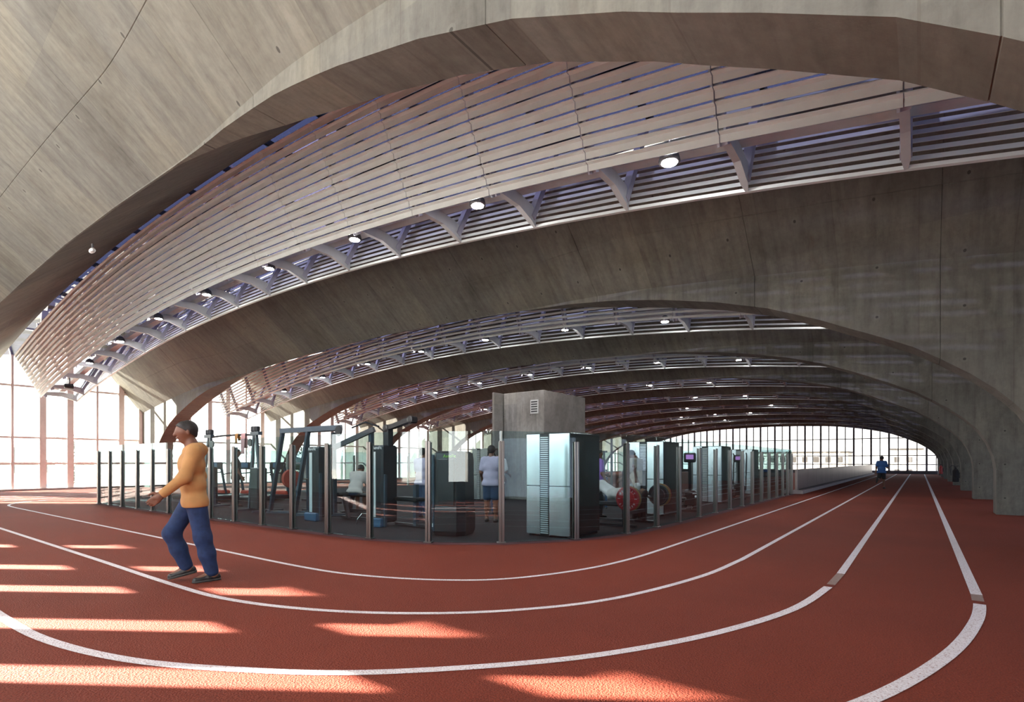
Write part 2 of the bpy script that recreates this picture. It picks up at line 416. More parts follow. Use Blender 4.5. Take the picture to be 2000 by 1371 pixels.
# ---- concrete arches
A_MESH = {0: arch_meshes(ARCH[0][2], ARCH[0][1]), 1: arch_meshes(ARCH[1][2], 1.0)}
bt = MB().prism([(-36.36, 0), (-36.36, 4.1), (-37.6, 3.3), (-39.4, 1.2), (-40.2, -2.6), (-38.2, -2.6), (-37.3, 0)], -.38, .38).mesh('buttress', M['conc'])
for i, (yc, zs, t) in enumerate(ARCH):
    lab = ('concrete arch crossing the top of the view, the only one in front of the louvres' if i == 0 else
           '%s concrete arch counted from the one crossing the top of the view' % ORD[i])
    a = thing('concrete_arch', lab, 'arch', (0, yc, 0), group='concrete arches spanning the hall')
    for nm, me in A_MESH[0 if i == 0 else 1]: put(nm, me, a)
    put('buttress', bt, a)

# ---- louvre troughs with skylights over them
TR = []
for i in range(len(ARCH)):
    if i == 0: TR.append((7.8, 6.4))
    elif i < len(ARCH) - 1: TR.append(((ARCH[i][0] + ARCH[i + 1][0]) / 2, 6.07))
    else: TR.append((78.3, 6.07))
XE = [-33.7] + [-2.03 - 1.9 * j for j in range(16, -4, -1)]
def zl(x): return -.0055 * (x + 15) ** 2
ROWS = 13
def frame_(i):
    ty = 1.68 if i == 0 else 1.36
    d = np.array((ty - .7, -1.9)); L = np.linalg.norm(d); d /= L
    return ty, d, np.array((d[1], -d[0])), L / 13.0
def slat_prof(i, sgn):      # flat lip, then a blade falling away at a slant
    l_, y, z = (.058, .070, -.106) if (i == 0 and sgn == 1) else ((.046, .070, -.066) if i == 0 else ((.036, .052, -.046) if i == 1 else (.034, .044, -.036)))
    return [(0.0, 0.0), (l_, -.012), (y, z), (y + .010, z + .002), (l_ + .006, .004), (0.0, .014)]
def slat_mesh(k, sgn, i):
    xa, xb = XE[k], XE[k + 1]; secs = []
    for x, e_ in ((xa, .006), (xb, -.006)):
        dz = zl(x) - zl(xa)
        secs.append([(x - xa + e_, sgn * y_, dz + z_) for y_, z_ in slat_prof(i, sgn)])
    return MB().loft(secs)
def rafter_mb(sgn, i):
    m = MB(); ty, DS, DN, PITCH = frame_(i)
    a = np.array((-ty, 1.9)) - DN * .19 + DS * .22; b = np.array((-.7, 0.0)) - DN * .19
    for dx in (-.05, .05): m.beam((dx, sgn * a[0], a[1]), (dx, sgn * b[0], b[1]), .03, .11, (0, 1, 0))
    m.beam((0, sgn * (a[0] - DN[0] * .05), a[1] - DN[1] * .05), (0, sgn * (b[0] - DN[0] * .05), b[1] - DN[1] * .05), .13, .02, (0, 1, 0))
    return m
RAFT = {(s, i): rafter_mb(s, i).mesh('rafter', M['steel_b']) for s in (1, -1) for i in (0, 1)}
strut = MB().loft([[(-.05, -.62, .18), (.05, -.62, .18), (.05, -.62, .34), (-.05, -.62, .34)], [(-.05, .1, .16), (.05, .1, .16), (.05, .1, .38), (-.05, .1, .38)],
                   [(-.05, .5, .02), (.05, .5, .02), (.05, .5, .32), (-.05, .5, .32)], [(-.02, .66, -.04), (.02, .66, -.04), (.02, .66, .26), (-.02, .66, .26)]]).mesh('strut', M['steel_w'])
SL = {(k, s, i): slat_mesh(k, s, i).mesh('slat', M['slat']) for k in range(len(XE) - 1) for s in (1, -1) for i in (0, 1)}
for i, (yc, zc) in enumerate(TR):
    for s in (1, -1) if i < 9 else ():
        where = 'near the walkway side' if s == 1 else 'facing it across the lamps'
        if i == 0: lab = ('large white louvre screen of long slats sweeping under the top concrete arch' if s == 1 else 'white slatted screen behind the struts, against the second concrete arch')
        else: lab = ('white louvre screen hanging just beyond the %s concrete arch' % ORD[i] if s == 1 else 'white slatted screen across the lamps from the louvres beyond the %s concrete arch' % ORD[i])
        scn = thing('louver_screen', lab, 'louvre', (0, yc, zc), group='louvre screens under the skylights')
        st = MB(); ty, DS, DN, PITCH = frame_(i)
        for k in range(len(XE) - 1):
            for r in range(ROWS):
                y = s * (-ty + DS[0] * PITCH * r); z = 1.9 + DS[1] * PITCH * r + zl(XE[k])
                if i < 2: put('slat', SL[(k, s, i)], scn, (XE[k], y, z))
                else: q = slat_mesh(k, s, i); st.add([(p[0] + XE[k], p[1] + y, p[2] + z) for p in q.v], q.f)
            put('rafter', RAFT[(s, min(i, 1))], scn, (XE[k] + (.15 if k == 0 else 0), 0, zl(XE[k])))
        if i >= 2: st.build('slat_rows', M['slat'], scn, kind='stuff')
    tr = thing('roof_truss', 'pale steel struts and tie beam between the louvre screens beyond the %s concrete arch' % ORD[i], 'truss', (0, yc, zc), group='steel struts under the skylights')
    if i == 9: bpy.data.objects.remove(tr); tr = None
    for k in range(len(XE)) if i < 9 else (): put('strut', strut, tr, (XE[k] + (.15 if k == 0 else 0), 0, zl(XE[k])))
    xs = np.linspace(XE[0], XE[-1], 30)
    if tr: MB().loft([[(x, -.02, zl(x) + .39), (x, .2, zl(x) + .39), (x, .2, zl(x) + .56), (x, -.02, zl(x) + .56)] for x in xs]).build('tie_beam', M['steel_w'], tr)
    if tr: MB().loft([[(x, .66, zl(x) - .03), (x, .73, zl(x) - .03), (x, .73, zl(x) + .02), (x, .66, zl(x) + .02)] for x in xs]).build('edge_channel', M['slat'], tr)
    # skylight glazing between the tops of neighbouring arches
    sky = thing('ceiling', None, None, (0, yc, 0), kind='structure')
    y0 = ARCH[i][0] + WTOP - yc + .02; y1 = (ARCH[i + 1][0] - WTOP - yc - .02) if i + 1 < len(ARCH) else END_Y - yc
    zt = lambda x: z_top(x) + .15
    xs = np.linspace(-36, 4.6, 24); gl = MB()
    vs = []
    za = lambda x: (z_top(x, 1) if i else CAM_H + (z_top(x, 1) - CAM_H) * 1.07) + .15
    for x in xs: vs += [(x, y0, za(x)), (x, y1, zt(x))]
    gl.add(vs, [(2 * q, 2 * q + 1, 2 * q + 3, 2 * q + 2) for q in range(len(xs) - 1)]).build('glazing', M['skyglass'], sky)
    bm_ = MB(); lerp = lambda x, f: (x, y0 + (y1 - y0) * f, za(x) * (1 - f) + zt(x) * f + .09)
    for x in XE: bm_.beam(lerp(x, 0), lerp(x, 1), .07, .14)
    for f in (.2, .5, .8):
        for q in range(len(xs) - 1): bm_.beam(lerp(xs[q], f), lerp(xs[q + 1], f), .08, .1)
    bm_.build('glazing_bars', M['dark'], sky, kind='stuff')

# ---- lamps
def lamp_meshes():
    h = MB().lathe([(.03, .16), (.06, .15), (.13, .08), (.15, .0), (.15, -.03), (.11, -.035)], n=14).mesh('housing', M['dark'], True)
    g = MB().lathe([(.001, -.038), (.105, -.038), (.105, -.045), (.001, -.048)], n=14).mesh('diffuser', M['lamp'])
    b = MB().tube([(0, 0, .15), (0, 0, .34)], .012, 6).mesh('bracket', M['steel_w'])
    return h, g, b
LM = lamp_meshes()
PH = [-2.82, -2.65, -2.47, -3.4, -2.2, -3.0, -1.6, -2.6, -2.0, -2.4]
CNT = ['first', 'second', 'third', 'fourth', 'fifth', 'sixth', 'seventh', 'eighth', 'ninth', 'tenth', 'eleventh']
for i, (yc, zc) in enumerate(TR):
    XL = [PH[i] - 3.57 * k for k in range(8)] if i < 3 else [(-9.66, -13.2, -22.9, -26.4), (-9.6, -13.0, -23.5), (-9.5, -16.3), (-12.9, -16.2, -19.6), (-17.4, -21.0), (-14.0,), ()][i - 3]
    n = len(XL)
    for k, x in enumerate(XL):
        if i == 0: lab = 'lit round lamp under the largest louvre screen, %s counting from the window wall' % CNT[n - 1 - k]
        else: lab = 'lit round lamp beside the louvres beyond the %s concrete arch, %s from the window wall' % (ORD[i], CNT[n - 1 - k])
        l = thing('ceiling_lamp', lab, 'lamp', (x, yc - .36, zc + zl(x) + .13), group='round lamps in the louvre troughs')
        put('housing', LM[0], l); put('diffuser', LM[1], l); put('bracket', LM[2], l)

# ---- window wall on the left, glazed end wall, windows behind the piers, the near end wall
ZT = [.08, 1.37, 2.68, 5.27, 8.6]
wn_ = 0
def bay_window(y0, y1, ys, xw, detail, fm, gm):
    global wn_
    wn_ += 1
    w = thing('window_%d' % wn_, None, None, (xw, 0, 0), kind='structure')
    for y, thick in ys: MB().box((0, y, 4.3), (.2, .27 if thick else .10, 8.6)).build('mullion', fm, w)
    for z in ZT[1:]: MB().box((0, (y0 + y1) / 2, z), (.11, y1 - y0, .10)).build('transom', fm, w)
    MB().box((.05, (y0 + y1) / 2, .04), (.4, y1 - y0, .12)).build('sill', M['plinth'], w)
    yy = [y0] + [y for y, _ in ys] + [y1]
    if detail:
        for a, b in zip(yy[:-1], yy[1:]):
            for c, d in zip(ZT[:-1], ZT[1:]):
                if b - a > .1: MB().box((0, (a + b) / 2, (c + d) / 2), (.012, b - a - .04, d - c - .04)).build('pane', gm, w)
    else: MB().box((0, (y0 + y1) / 2, 4.3), (.012, y1 - y0, 8.5)).build('pane', gm, w)
    return w
MP = [(-3.75, 1), (-2.8, 1), (-1.7, 0), (-.55, 1), (.55, 1), (1.7, 0), (2.8, 1), (3.75, 1)]
for i, (yc, zc) in enumerate(TR):
    y0 = ARCH[i][0]; y1 = ARCH[i + 1][0] if i + 1 < len(ARCH) else END_Y
    c = 8.22 if i == 0 else yc
    ys = [(c + o * 1.02, th) for o, th in MP if y0 + .3 < c + o * 1.02 < y1 - .3]
    bay_window(y0, y1, ys, LEFT_X, i < 3, M['frame'], M['winglass'] if i < 2 else M['endglass'])
bay_window(NEAR_Y, ARCH[0][0], [(-1.2, 1), (0, 0), (1.2, 1), (2.4, 0)], LEFT_X, False, M['frame'], M['winglass'])
for i in range(-1, len(TR)):
    y0 = ARCH[i][0] if i >= 0 else NEAR_Y; y1 = ARCH[i + 1][0] if i + 1 < len(ARCH) else END_Y
    wn_ += 1; w = thing('window_%d' % wn_, None, None, (RIGHT_X, 0, 0), kind='structure'); ym = (y0 + y1) / 2; L = y1 - y0
    for k in range(7): MB().box((0, y0 + .04 + (L - .08) * k / 6, 1.2), (.14, .08, 2.4)).build('mullion', M['frame_d'], w)
    MB().box((0, ym, 1.2), (.012, L, 2.3)).build('pane', M['tintglass'], w); MB().box((0, ym, .06), (.2, L, .12)).build('sill', M['plinth'], w)
    MB().box((0, ym, 5.5), (.2, L, 6.3)).build('upper_wall', M['conc_core'], w)
ew = thing('window_%d' % (wn_ + 1), None, None, (0, END_Y, 0), kind='structure')
EX = [1.62 - .907 * k for k in range(42)]
for k, x in enumerate(EX): MB().box((x, 0, 3.5), (.20 if k % 2 == 1 else .10, .2, 7.0)).build('mullion', M['frame_d'], ew)
for z in (1.13, 2.21, 4.33): MB().box((-17.2, 0, z), (38, .1, .10)).build('transom', M['frame_d'], ew)
MB().box((-15.7, 0, .2), (41, .25, .42)).build('sill', M['dark'], ew)
EZ = [.4, 1.13, 2.21, 4.33, 7.0]
pm = {}
for k in range(len(EX) - 1):
    for q in range(4):
        if q not in pm: pm[q] = MB().box((0, 0, 0), (.86, .012, EZ[q + 1] - EZ[q] - .04)).mesh('pane', M['endglass'])
        put('pane', pm[q], ew, ((EX[k] + EX[k + 1]) / 2, 0, (EZ[q] + EZ[q + 1]) / 2))
MB().box((3.2, END_Y, 3.5), (3.0, .3, 7.0)).build('wall_end', M['conc_core'], kind='structure')
MB().box((-15.7, END_Y, 8.2), (41, .3, 2.4)).build('wall_end_upper', M['conc_core'], kind='structure')
nw = thing('wall_near', None, None, (0, NEAR_Y, 0), kind='structure')
SH = (2.4 - NEAR_Y) * .83 / .55
MB().box(((LEFT_X - 20.6) / 2, -.1, 4.0), (-20.6 - LEFT_X, .2, 8.2)).build('solid_panel', M['conc_core'], nw)
XS_ = [xr - SH + .15 for xr in (-14.4, -12.16, -9.0, -6.85, -4.57, -2.6, -.6, 1.4, 3.6, 5.8, 8.0, 10.2)]    # right edge of each slit window
xl = -20.6
for x in XS_:
    if x - .80 > xl: MB().box(((xl + x - .80) / 2, -.1, 2.5), (x - .80 - xl, .2, 5.0)).build('wall_panel', M['conc_core'], nw)
    xl = x
MB().box(((xl + 5.4) / 2, -.1, 2.5), (5.4 - xl, .2, 5.0)).build('wall_panel', M['conc_core'], nw)
for x in XS_: MB().box((x - .40, -.1, .35), (.80, .16, .7)).build('slit_sill', M['conc_core'], nw)
MB().box((-14.5, -2.1, 8.75), (40, 4.6, .2)).build('sun_blocker', M['white'], nw)  # unseen overhang, added to keep sun out of the opening above the slits
for k in range(12): MB().box((-20.4 + 2.25 * k, -.1, 6.9), (.1, .16, 3.7)).build('mullion', M['frame'], nw)
TEL = math.tan(SUN_EL) / .55 * math.hypot(.83, .55)
def zsun(y): return (y - NEAR_Y) * math.tan(SUN_EL) / (.55 / math.hypot(.83, .55))
MB().box((-8.0, -.1, (zsun(2.4) + zsun(2.87)) / 2), (26, .12, zsun(2.87) - zsun(2.4))).build('light_shelf', M['white'], nw)
cl = MB()
y0, y1 = NEAR_Y - .2, ARCH[0][0] - WTOP - .02
xs = np.linspace(LEFT_X, RIGHT_X, 24); zc_ = lambda x: CAM_H + (z_top(x) - CAM_H) * 1.07
cl.loft([[(x, y0, zc_(x) + .02), (x, y1, zc_(x) + .02), (x, y1, zc_(x) + .2), (x, y0, zc_(x) + .2)] for x in xs]).build('ceiling', M['conc_core'], kind='structure')
MB().box((-14, -9.5, -.14), (56, 13.2, .12)).build('bounce_slab', M['bounce_slab'], kind='structure')  # unseen pale slab, added to bounce light up onto the first arch
# ------------------------------------------------------------------ glass partition round the gym
FR = [(-22.67, 6.33), (-21.6, 6.34), (-20.48, 6.34), (-19.22, 6.35), (-18.06, 6.35), (-16.94, 6.36), (-15.65, 6.37), (-14.43, 6.38), (-13.22, 6.40), (-11.96, 6.41), (-10.73, 6.42),
      (-9.48, 6.44), (-8.24, 6.50), (-7.02, 6.83), (-5.94, 7.57), (-5.11, 8.75), (-4.70, 10.06), (-4.63, 11.45), (-4.6, 12.76), (-4.6, 14.25), (-4.6, 15.66),
      (-4.6, 17.12), (-4.6, 18.55), (-4.6, 19.89), (-4.6, 21.26), (-4.6, 22.5), (-4.6, 23.9), (-4.6, 25.1), (-4.6, 26.1), (-4.6, 27.1)]
LFT = [(-22.67, 6.33), (-23.75, 6.75), (-24.6, 7.45), (-25.15, 8.4), (-25.5, 9.6)] + [(-25.55, 9.6 + 1.35 * k) for k in range(1, 14)]
BCK = [(-25.55, 27.15)] + [(-25.55 + 1.497 * k, 27.15) for k in range(1, 14)] + [(-4.6, 27.1)]
gp = thing('glass_partition', 'clear glass partition on steel posts rounding the gym beside the running track', 'partition', (-15, 6.4, 0))
def post_mb():
    m = MB()
    for sx in (-1, 1): m.bbox((sx * .027, -.036, .91), (.044, .03, 1.82), .006)
    m.bbox((0, .034, .9), (.10, .03, 1.8), .006)
    m.box((0, 0, .9), (.03, .045, 1.78)); m.bbox((0, 0, .012), (.16, .13, .024), .005)
    return m
PM = post_mb().mesh('post', M['post'])
CAPM = MB().box((0, 0, 1.90), (.012, .03, .19)).mesh('joint_strip', M['glass'])
def fence_run(P, first):
    for q, p in enumerate(P):
        a = P[max(q - 1, 0)]; b = P[min(q + 1, len(P) - 1)]; ang = math.atan2(b[1] - a[1], b[0] - a[0])
        if q > 0 or first:
            o = put('post', PM, gp, (p[0] + 15, p[1] - 6.4, .004)); o.rotation_euler = (0, 0, ang)
        if q + 1 < len(P):
            c = P[q + 1]; L = math.hypot(c[0] - p[0], c[1] - p[1]); an = math.atan2(c[1] - p[1], c[0] - p[0])
            o = MB().box((0, 0, 1.01), (L - .012, .014, 1.97)).build('pane', M['glass'], gp, ((p[0] + c[0]) / 2 + 15, (p[1] + c[1]) / 2 - 6.4, .004)); o.rotation_euler = (0, 0, an)
fence_run(FR, True); fence_run(LFT, False); fence_run(BCK, False)
poly = FR + [(-25.55, 27.15)] + LFT[:0:-1]
MB().add([(p[0], p[1], .006) for p in poly], [tuple(range(len(poly)))]).build('gym_mat', M['mat'], floor)
ed = [(p[0], p[1] - .09) for p in FR[:13]] + [(-6.95, 6.73), (-5.86, 7.5), (-5.02, 8.72), (-4.6, 10.05)] + [(p[0] + .09, p[1]) for p in FR[17:]]
ribbon(ed, .22, .005).build('edging', M['edge'], floor)

# low panel wall that carries on from the partition
lw = thing('low_panel_wall', 'low grey clad wall running on from the glass partition towards the far windows', 'wall', (-4.45, 27.3, 0))
for k in range(16): MB().bbox((0, 1.53 + 3.06 * k, .64), (.10, 3.03, .94), .01).build('cladding_panel', M['grey_panel'], lw)
MB().box((.06, 24.5, .08), (.42, 49.0, .16)).build('plinth', M['plinth'], lw)
MB().tube([(.12, .1, .2), (.12, 20, .2), (.12, 48.8, .2)], .018, 6).build('cable', M['black'], lw)

# ------------------------------------------------------------------ service core and cooling units
co = thing('service_core', 'square concrete service core rising above the glass partition', 'core', (-11.1, 16.7, 0))
MB().bbox((-.95, 1.55, 2.06), (1.9, 3.1, 4.12), .02).build('shaft', M['conc_core'], co)
MB().bbox((-1.98, -.10, 2.06), (.10, .9, 4.12), .01).build('fin_wall', M['conc_core'], co)
vg = MB().box((-.42, -.012, 3.52), (.36, .03, .52)).build('vent_grille', M['grille'], co)
for k in range(5): MB().box((-.42, -.032, 3.34 + k * .09), (.27, .02, .045)).build('slot', M['black'], vg)
def unit(x, y, lab, w=1.0, d=1.15, h=2.0):
    u = thing('cooling_unit', lab, 'cooling unit', (x, y, 0), group='tall steel cooling units in the gym')
    MB().bbox((0, d / 2, h / 2 + .03), (w, d, h - .06), .012).build('casing', M['unit_d'], u)
    gx = -.07 * w; gw = .2 * w
    for a, b in ((-w / 2, gx - gw / 2), (gx + gw / 2, w / 2)):
        for z0, z1 in ((.04, h * .49), (h * .495, h - .005)):
            MB().bbox(((a + b) / 2, -.012, (z0 + z1) / 2), (b - a - .012, .026, z1 - z0 - .008), .006).build('front_panel', M['unit'], u)
    g = MB().box((gx, -.008, h / 2), (gw, .02, h - .04)).build('grille', M['black'], u)
    for k in range(46): MB().box((gx, -.026, .08 + k * (h - .16) / 45), (gw - .03, .02, .022)).build('louver', M['grille'], g)
    MB().box((w / 2 + .006, d / 2, h * .5), (.012, d * .94, h * .94)).build('side_panel', M['unit_d'], u)
    for s in (-1, 1): MB().box((s * (w / 2 - .06), d / 2, .02), (.08, d * .9, .04)).build('foot', M['black'], u)
    return u
unit(-5.70, 8.72, 'polished steel cooling unit at the bend of the glass, beneath the concrete core')
unit(-5.92, 13.9, 'polished steel cooling unit behind the man in the beige t-shirt')
unit(-5.95, 19.3, 'dim polished steel cooling unit third along the glass, past the red weight plates')
unit(-6.35, 25.3, 'bluish cooling unit farthest along the glass beside the low clad wall')
unit(-13.1, 15.4, 'white steel cooling unit standing against the concrete core', .75, .7, 1.95)

# ------------------------------------------------------------------ gym machines
def tag_text(body, size, mat, parent, loc, rot):
    o = put('lettering', text_mesh(body, size, mat, 'lettering'), parent, loc); o.rotation_euler = rot; return o
G = 'gym machines inside the glass'
# cable crossover
cc = thing('cable_crossover', 'cable crossover with two slanted towers joined by a high pull-up bar', 'gym machine', (-16.95, 8.1, 0), 0, G)
for sx in (-1, 1):
    tw = MB()
    tw.beam((sx * 1.95, -.05, .02), (sx * 1.50, 0, 2.25), .09, .07); tw.beam((sx * 1.1, .0, .02), (sx * 1.38, 0, 2.25), .09, .07)
    tw.beam((sx * 1.95, -.35, .04), (sx * 1.95, .55, .04), .10, .06); tw.beam((sx * 1.1, -.45, .04), (sx * 1.1, .45, .04), .10, .06)
    tw.beam((sx * 1.25, 0, 2.28), (sx * 1.72, 0, 2.28), .12, .10)
    tw.build('tower_frame', M['blue_metal'], cc)
    MB().bbox((sx * 1.53, .05, .68), (.46, .30, 1.2), .03).build('weight_shroud', M['blk_metal'], cc)
    for dx in (-.09, .09): MB().lathe([(.075, 2.33), (.085, 2.36), (.085, 2.47), (.07, 2.49)], (sx * 1.45 + dx, 0, 0), 12).build('pulley_cap', M['blk_metal'], cc)
    MB().lathe([(.11, -.02), (.12, 0), (.11, .02)], (sx * 1.2, -.03, 2.02), 16, 'y').build('pulley', M['blk_metal'], cc)
    MB().tube([(sx * 1.43, 0, 2.2), (sx * 1.43, 0, 1.25)], .012, 6).build('guide_rod', M['chrome'], cc)
MB().tube([(-1.4, 0, 2.24), (-.6, 0, 2.27), (.6, 0, 2.27), (1.4, 0, 2.24)], .032, 8).build('pull_up_bar', M['blk_metal'], cc)
def drape(name, lab, x, y, z, w, h, mat):
    m = MB(); n = 7
    for sgn, hh in ((-1, h), (1, h * .72)):
        rows = []
        for k in range(6):
            t = k / 5; rows.append([(x + (i / (n - 1) - .5) * w * (1 + .25 * t * math.sin(i)), y + sgn * (.035 + .02 * t + .012 * math.sin(i * 1.9 + k)), z - hh * t) for i in range(n)])
        o = len(m.v); m.v += [p for r in rows for p in r]
        m.f += [(o + a * n + b, o + a * n + b + 1, o + (a + 1) * n + b + 1, o + (a + 1) * n + b) for a in range(5) for b in range(n - 1)]
    m.f += [(i, i + 1, 42 + i + 1, 42 + i) for i in range(n - 1)]
    o = m.build(name, mat, None, (0, 0, 0), True); o['label'] = lab; o['category'] = 'towel'
    md = o.modifiers.new('thickness', 'SOLIDIFY'); md.thickness = .008; return o
drape('towel', 'pink towel hanging from the pull-up bar of the cable crossover', -16.15, 8.1, 2.31, .22, .62, M['pink'])
drape('towel', 'tan towel hanging beside the pink towel on the pull-up bar', -16.55, 8.1, 2.31, .16, .3, M['mustard'])

# smith machine with two slanted side frames
sm = thing('smith_machine', 'smith machine with two slanted dark side frames and red weight plates', 'gym machine', (-13.35, 8.35, 0), 0, G)
for sx in (-.62, .62):
    f = MB()
    f.beam((sx - .62, -.3, .05), (sx - .05, -.25, 2.3), .10, .08); f.beam((sx + .1, .45, .02), (sx + .1, .4, 2.25), .09, .09)
    f.beam((sx - .1, -.3, 2.30), (sx + .55, .35, 2.36), .14, .13); f.beam((sx - .7, -.35, .04), (sx + .5, .5, .04), .10, .07)
    f.beam((sx + .5, -.3, .03), (sx + .35, -.1, .5), .08, .05)
    f.build('side_frame', M['blue_metal'], sm)
MB().beam((-.55, .35, 2.32), (1.0, .4, 2.32), .1, .1).build('top_beam', M['blk_metal'], sm)
for z in (.06, .35): MB().beam((-.9, .5, z), (.9, .5, z), .08, .06).build('cross_rail', M['blk_metal'], sm)
MB().bbox((-.1, .42, .95), (.62, .08, 1.6), .03).build('back_board', M['mesh_blue'], sm)
MB().tube([(-.95, 0, .98), (.95, 0, .98)], .018, 8).build('bar', M['chrome'], sm)
for x, r, mt in ((-.72, .26, 'red_pad'), (-.66, .26, 'red_pad'), (.72, .27, 'red_pad'), (.79, .20, 'blk_metal')):
    MB().lathe([(r * .55, -.022), (r * .95, -.022), (r, -.012), (r, .012), (r * .95, .022), (r * .55, .022)], (x, 0, .98), 20, 'x').build('weight_plate', M[mt], sm)
# lat pulldown tower with white strip and a seat
lt = thing('lat_pulldown', 'lat pulldown machine with white striped column and blue foot, in front of the smith machine', 'gym machine', (-11.83, 7.65, 0), .0, G)
def column(t):
    MB().bbox((0, .18, .96), (.42, .46, 1.72), .04).build('weight_column', M['blk_metal'], t)
    MB().bbox((-.02, -.06, .11), (.48, .12, .2), .02).build('foot_panel', M['bluepanel'], t)
    MB().box((-.05, -.062, .95), (.11, .012, 1.45)).build('light_strip', M['white'], t)
    MB().box((.26, -.0, .6), (.05, .06, 1.15)).build('side_rail', M['blue_metal'], t)
column(lt)
tag_text('AeroFit', .10, M['white'], lt, (.0, -.066, 1.76), (PI / 2, 0, 0))
MB().beam((.05, .5, 1.8), (1.15, .9, 2.25), .1, .12).build('top_arm', M['blk_metal'], lt)
MB().lathe([(.12, -.025), (.14, 0), (.12, .025)], (.35, .45, 2.22), 16, 'y').build('pulley', M['blk_metal'], lt)
MB().tube([(.55, .7, 2.3), (1.0, .75, 2.42), (1.45, .8, 2.3)], .022, 8).build('pull_bar', M['blk_metal'], lt)
MB().beam((1.05, .9, .03), (1.05, .9, 2.25), .09, .09).build('upright', M['blue_metal'], lt)
MB().beam((.1, .75, .05), (1.7, .75, .05), .09, .07).build('base_rail', M['blk_metal'], lt)
MB().beam((.55, .6, .06), (.35, .6, .62), .08, .08).build('leg', M['blk_metal'], lt)
MB().lathe([(.05, -.14), (.06, -.12), (.06, .12), (.05, .14)], (.3, .6, .64), 12, 'y').build('roller_pad', M['black'], lt)
# bench where the pale grey shirted man sits
be = thing('exercise_bench', 'black padded bench under the man in the pale grey t-shirt', 'bench', (-12.62, 9.62, 0), .1, G)
MB().bbox((0, 0, .52), (1.25, .34, .09), .03).build('seat', M['black'], be)
MB().beam((-.45, 0, .03), (-.3, 0, .5), .09, .09).build('leg', M['blk_metal'], be); MB().beam((.5, 0, .03), (.4, 0, .5), .09, .09).build('leg', M['blk_metal'], be)
for x in (-.45, .5): MB().beam((x, -.3, .03), (x, .3, .03), .08, .05).build('foot', M['blk_metal'], be)
MB().beam((-.5, 0, .08), (.5, 0, .08), .07, .06).build('base_rail', M['blk_metal'], be)
# second column with the black arm reaching above the glass
ft = thing('cable_machine', 'cable machine with white striped column and black arm reaching above the glass', 'gym machine', (-9.62, 7.8, 0), 0, G)
column(ft)
tag_text('AeroFit', .10, M['white'], ft, (.06, -.066, 1.76), (PI / 2, 0, 0))
MB().beam((.12, .2, 1.8), (.12, .2, 2.2), .16, .14).build('neck', M['blk_metal'], ft)
MB().loft([[(x, .2 + y, z + .05 * dz) for y, dz in ((-.07, -1), (.07, -1), (.07, 1), (-.07, 1))] for x, z in ((.02, 2.12), (.1, 2.22), (.3, 2.24), (.85, 2.36), (.98, 2.35))]).build('arm', M['black'], ft)
for x, z in ((.1, 2.2), (.9, 2.355)): MB().lathe([(.05, -.09), (.085, -.08), (.085, .08), (.05, .09)], (x, .2, z), 14, 'y').build('pulley', M['black'], ft)
MB().beam((.75, .45, .03), (.75, .45, .95), .09, .09).build('upright', M['blue_metal'], ft)
MB().bbox((.55, .45, .62), (.75, .30, .09), .03).build('seat', M['black'], ft)
MB().beam((.1, .45, .05), (1.2, .45, .05), .08, .06).build('base_rail', M['blk_metal'], ft)
MB().tube([(.0, -.2, .30), (-.25, -.22, .30), (-.42, -.22, .16), (-.46, -.22, .05)], .018, 8).build('foot_hook', M['chrome'], ft)
# big shrouded machine
bg = thing('shrouded_weight_machine', 'big black shrouded weight machine with rounded back and grey front strip', 'gym machine', (-7.45, 7.95, 0), .35, G)
MB().loft([[(x * s_, y * s_, z) for x, y in ((-.34, -.3), (-.26, -.4), (.22, -.4), (.36, -.25), (.38, .2), (.26, .4), (-.2, .4), (-.34, .3))]
           for z, s_ in ((.02, .92), (.10, 1.0), (.5, 1.0), (.6, .95), (1.5, .93), (1.62, .88), (1.66, .7))]).build('shroud', M['black'], bg, (0, 0, 0), False)
MB().bbox((-.31, -.39, .84), (.14, .05, 1.5), .015).build('front_strip', M['blue_metal'], bg)
MB().box((-.31, -.42, .22), (.10, .01, .07)).build('sticker', M['white'], bg)
tag_text('AeroFit', .085, M['green'], bg, (.08, -.405, 1.56), (PI / 2, 0, 0))
MB().bbox((.0, -.40, 1.05), (.34, .02, .9), .008).build('front_window', M['black'], bg)

# bench press with barbell
bp = thing('bench_press', 'black bench press stand behind the red weight plates', 'gym machine', (-5.35, 11.65, 0), 0, G)
for sy in (-.55, .55):
    MB().beam((.12, sy, .03), (.12, sy, 1.25), .08, .08).build('upright', M['blk_metal'], bp)
    MB().beam((-.5, sy, .03), (.4, sy, .03), .08, .06).build('foot', M['blk_metal'], bp)
    MB().beam((.12, sy, .66), (.32, sy, .58), .05, .05).build('hook', M['chrome'], bp)
MB().beam((.12, -.55, .3), (.12, .55, .3), .07, .07).build('cross_rail', M['blk_metal'], bp)
MB().bbox((-.75, 0, .46), (1.3, .32, .09), .03).build('pad', M['black'], bp)
MB().beam((-1.25, 0, .03), (-1.2, 0, .42), .08, .08).build('leg', M['blk_metal'], bp)
MB().beam((-1.25, 0, .08), (.1, 0, .08), .07, .06).build('base_rail', M['blk_metal'], bp)
bb = thing('barbell', 'barbell with red plates resting low on the bench press by the glass', 'barbell', (-4.98, 11.65, .66), 0)
MB().tube([(0, -.72, 0), (0, .72, 0)], .015, 8).build('bar', M['chrome'], bb)
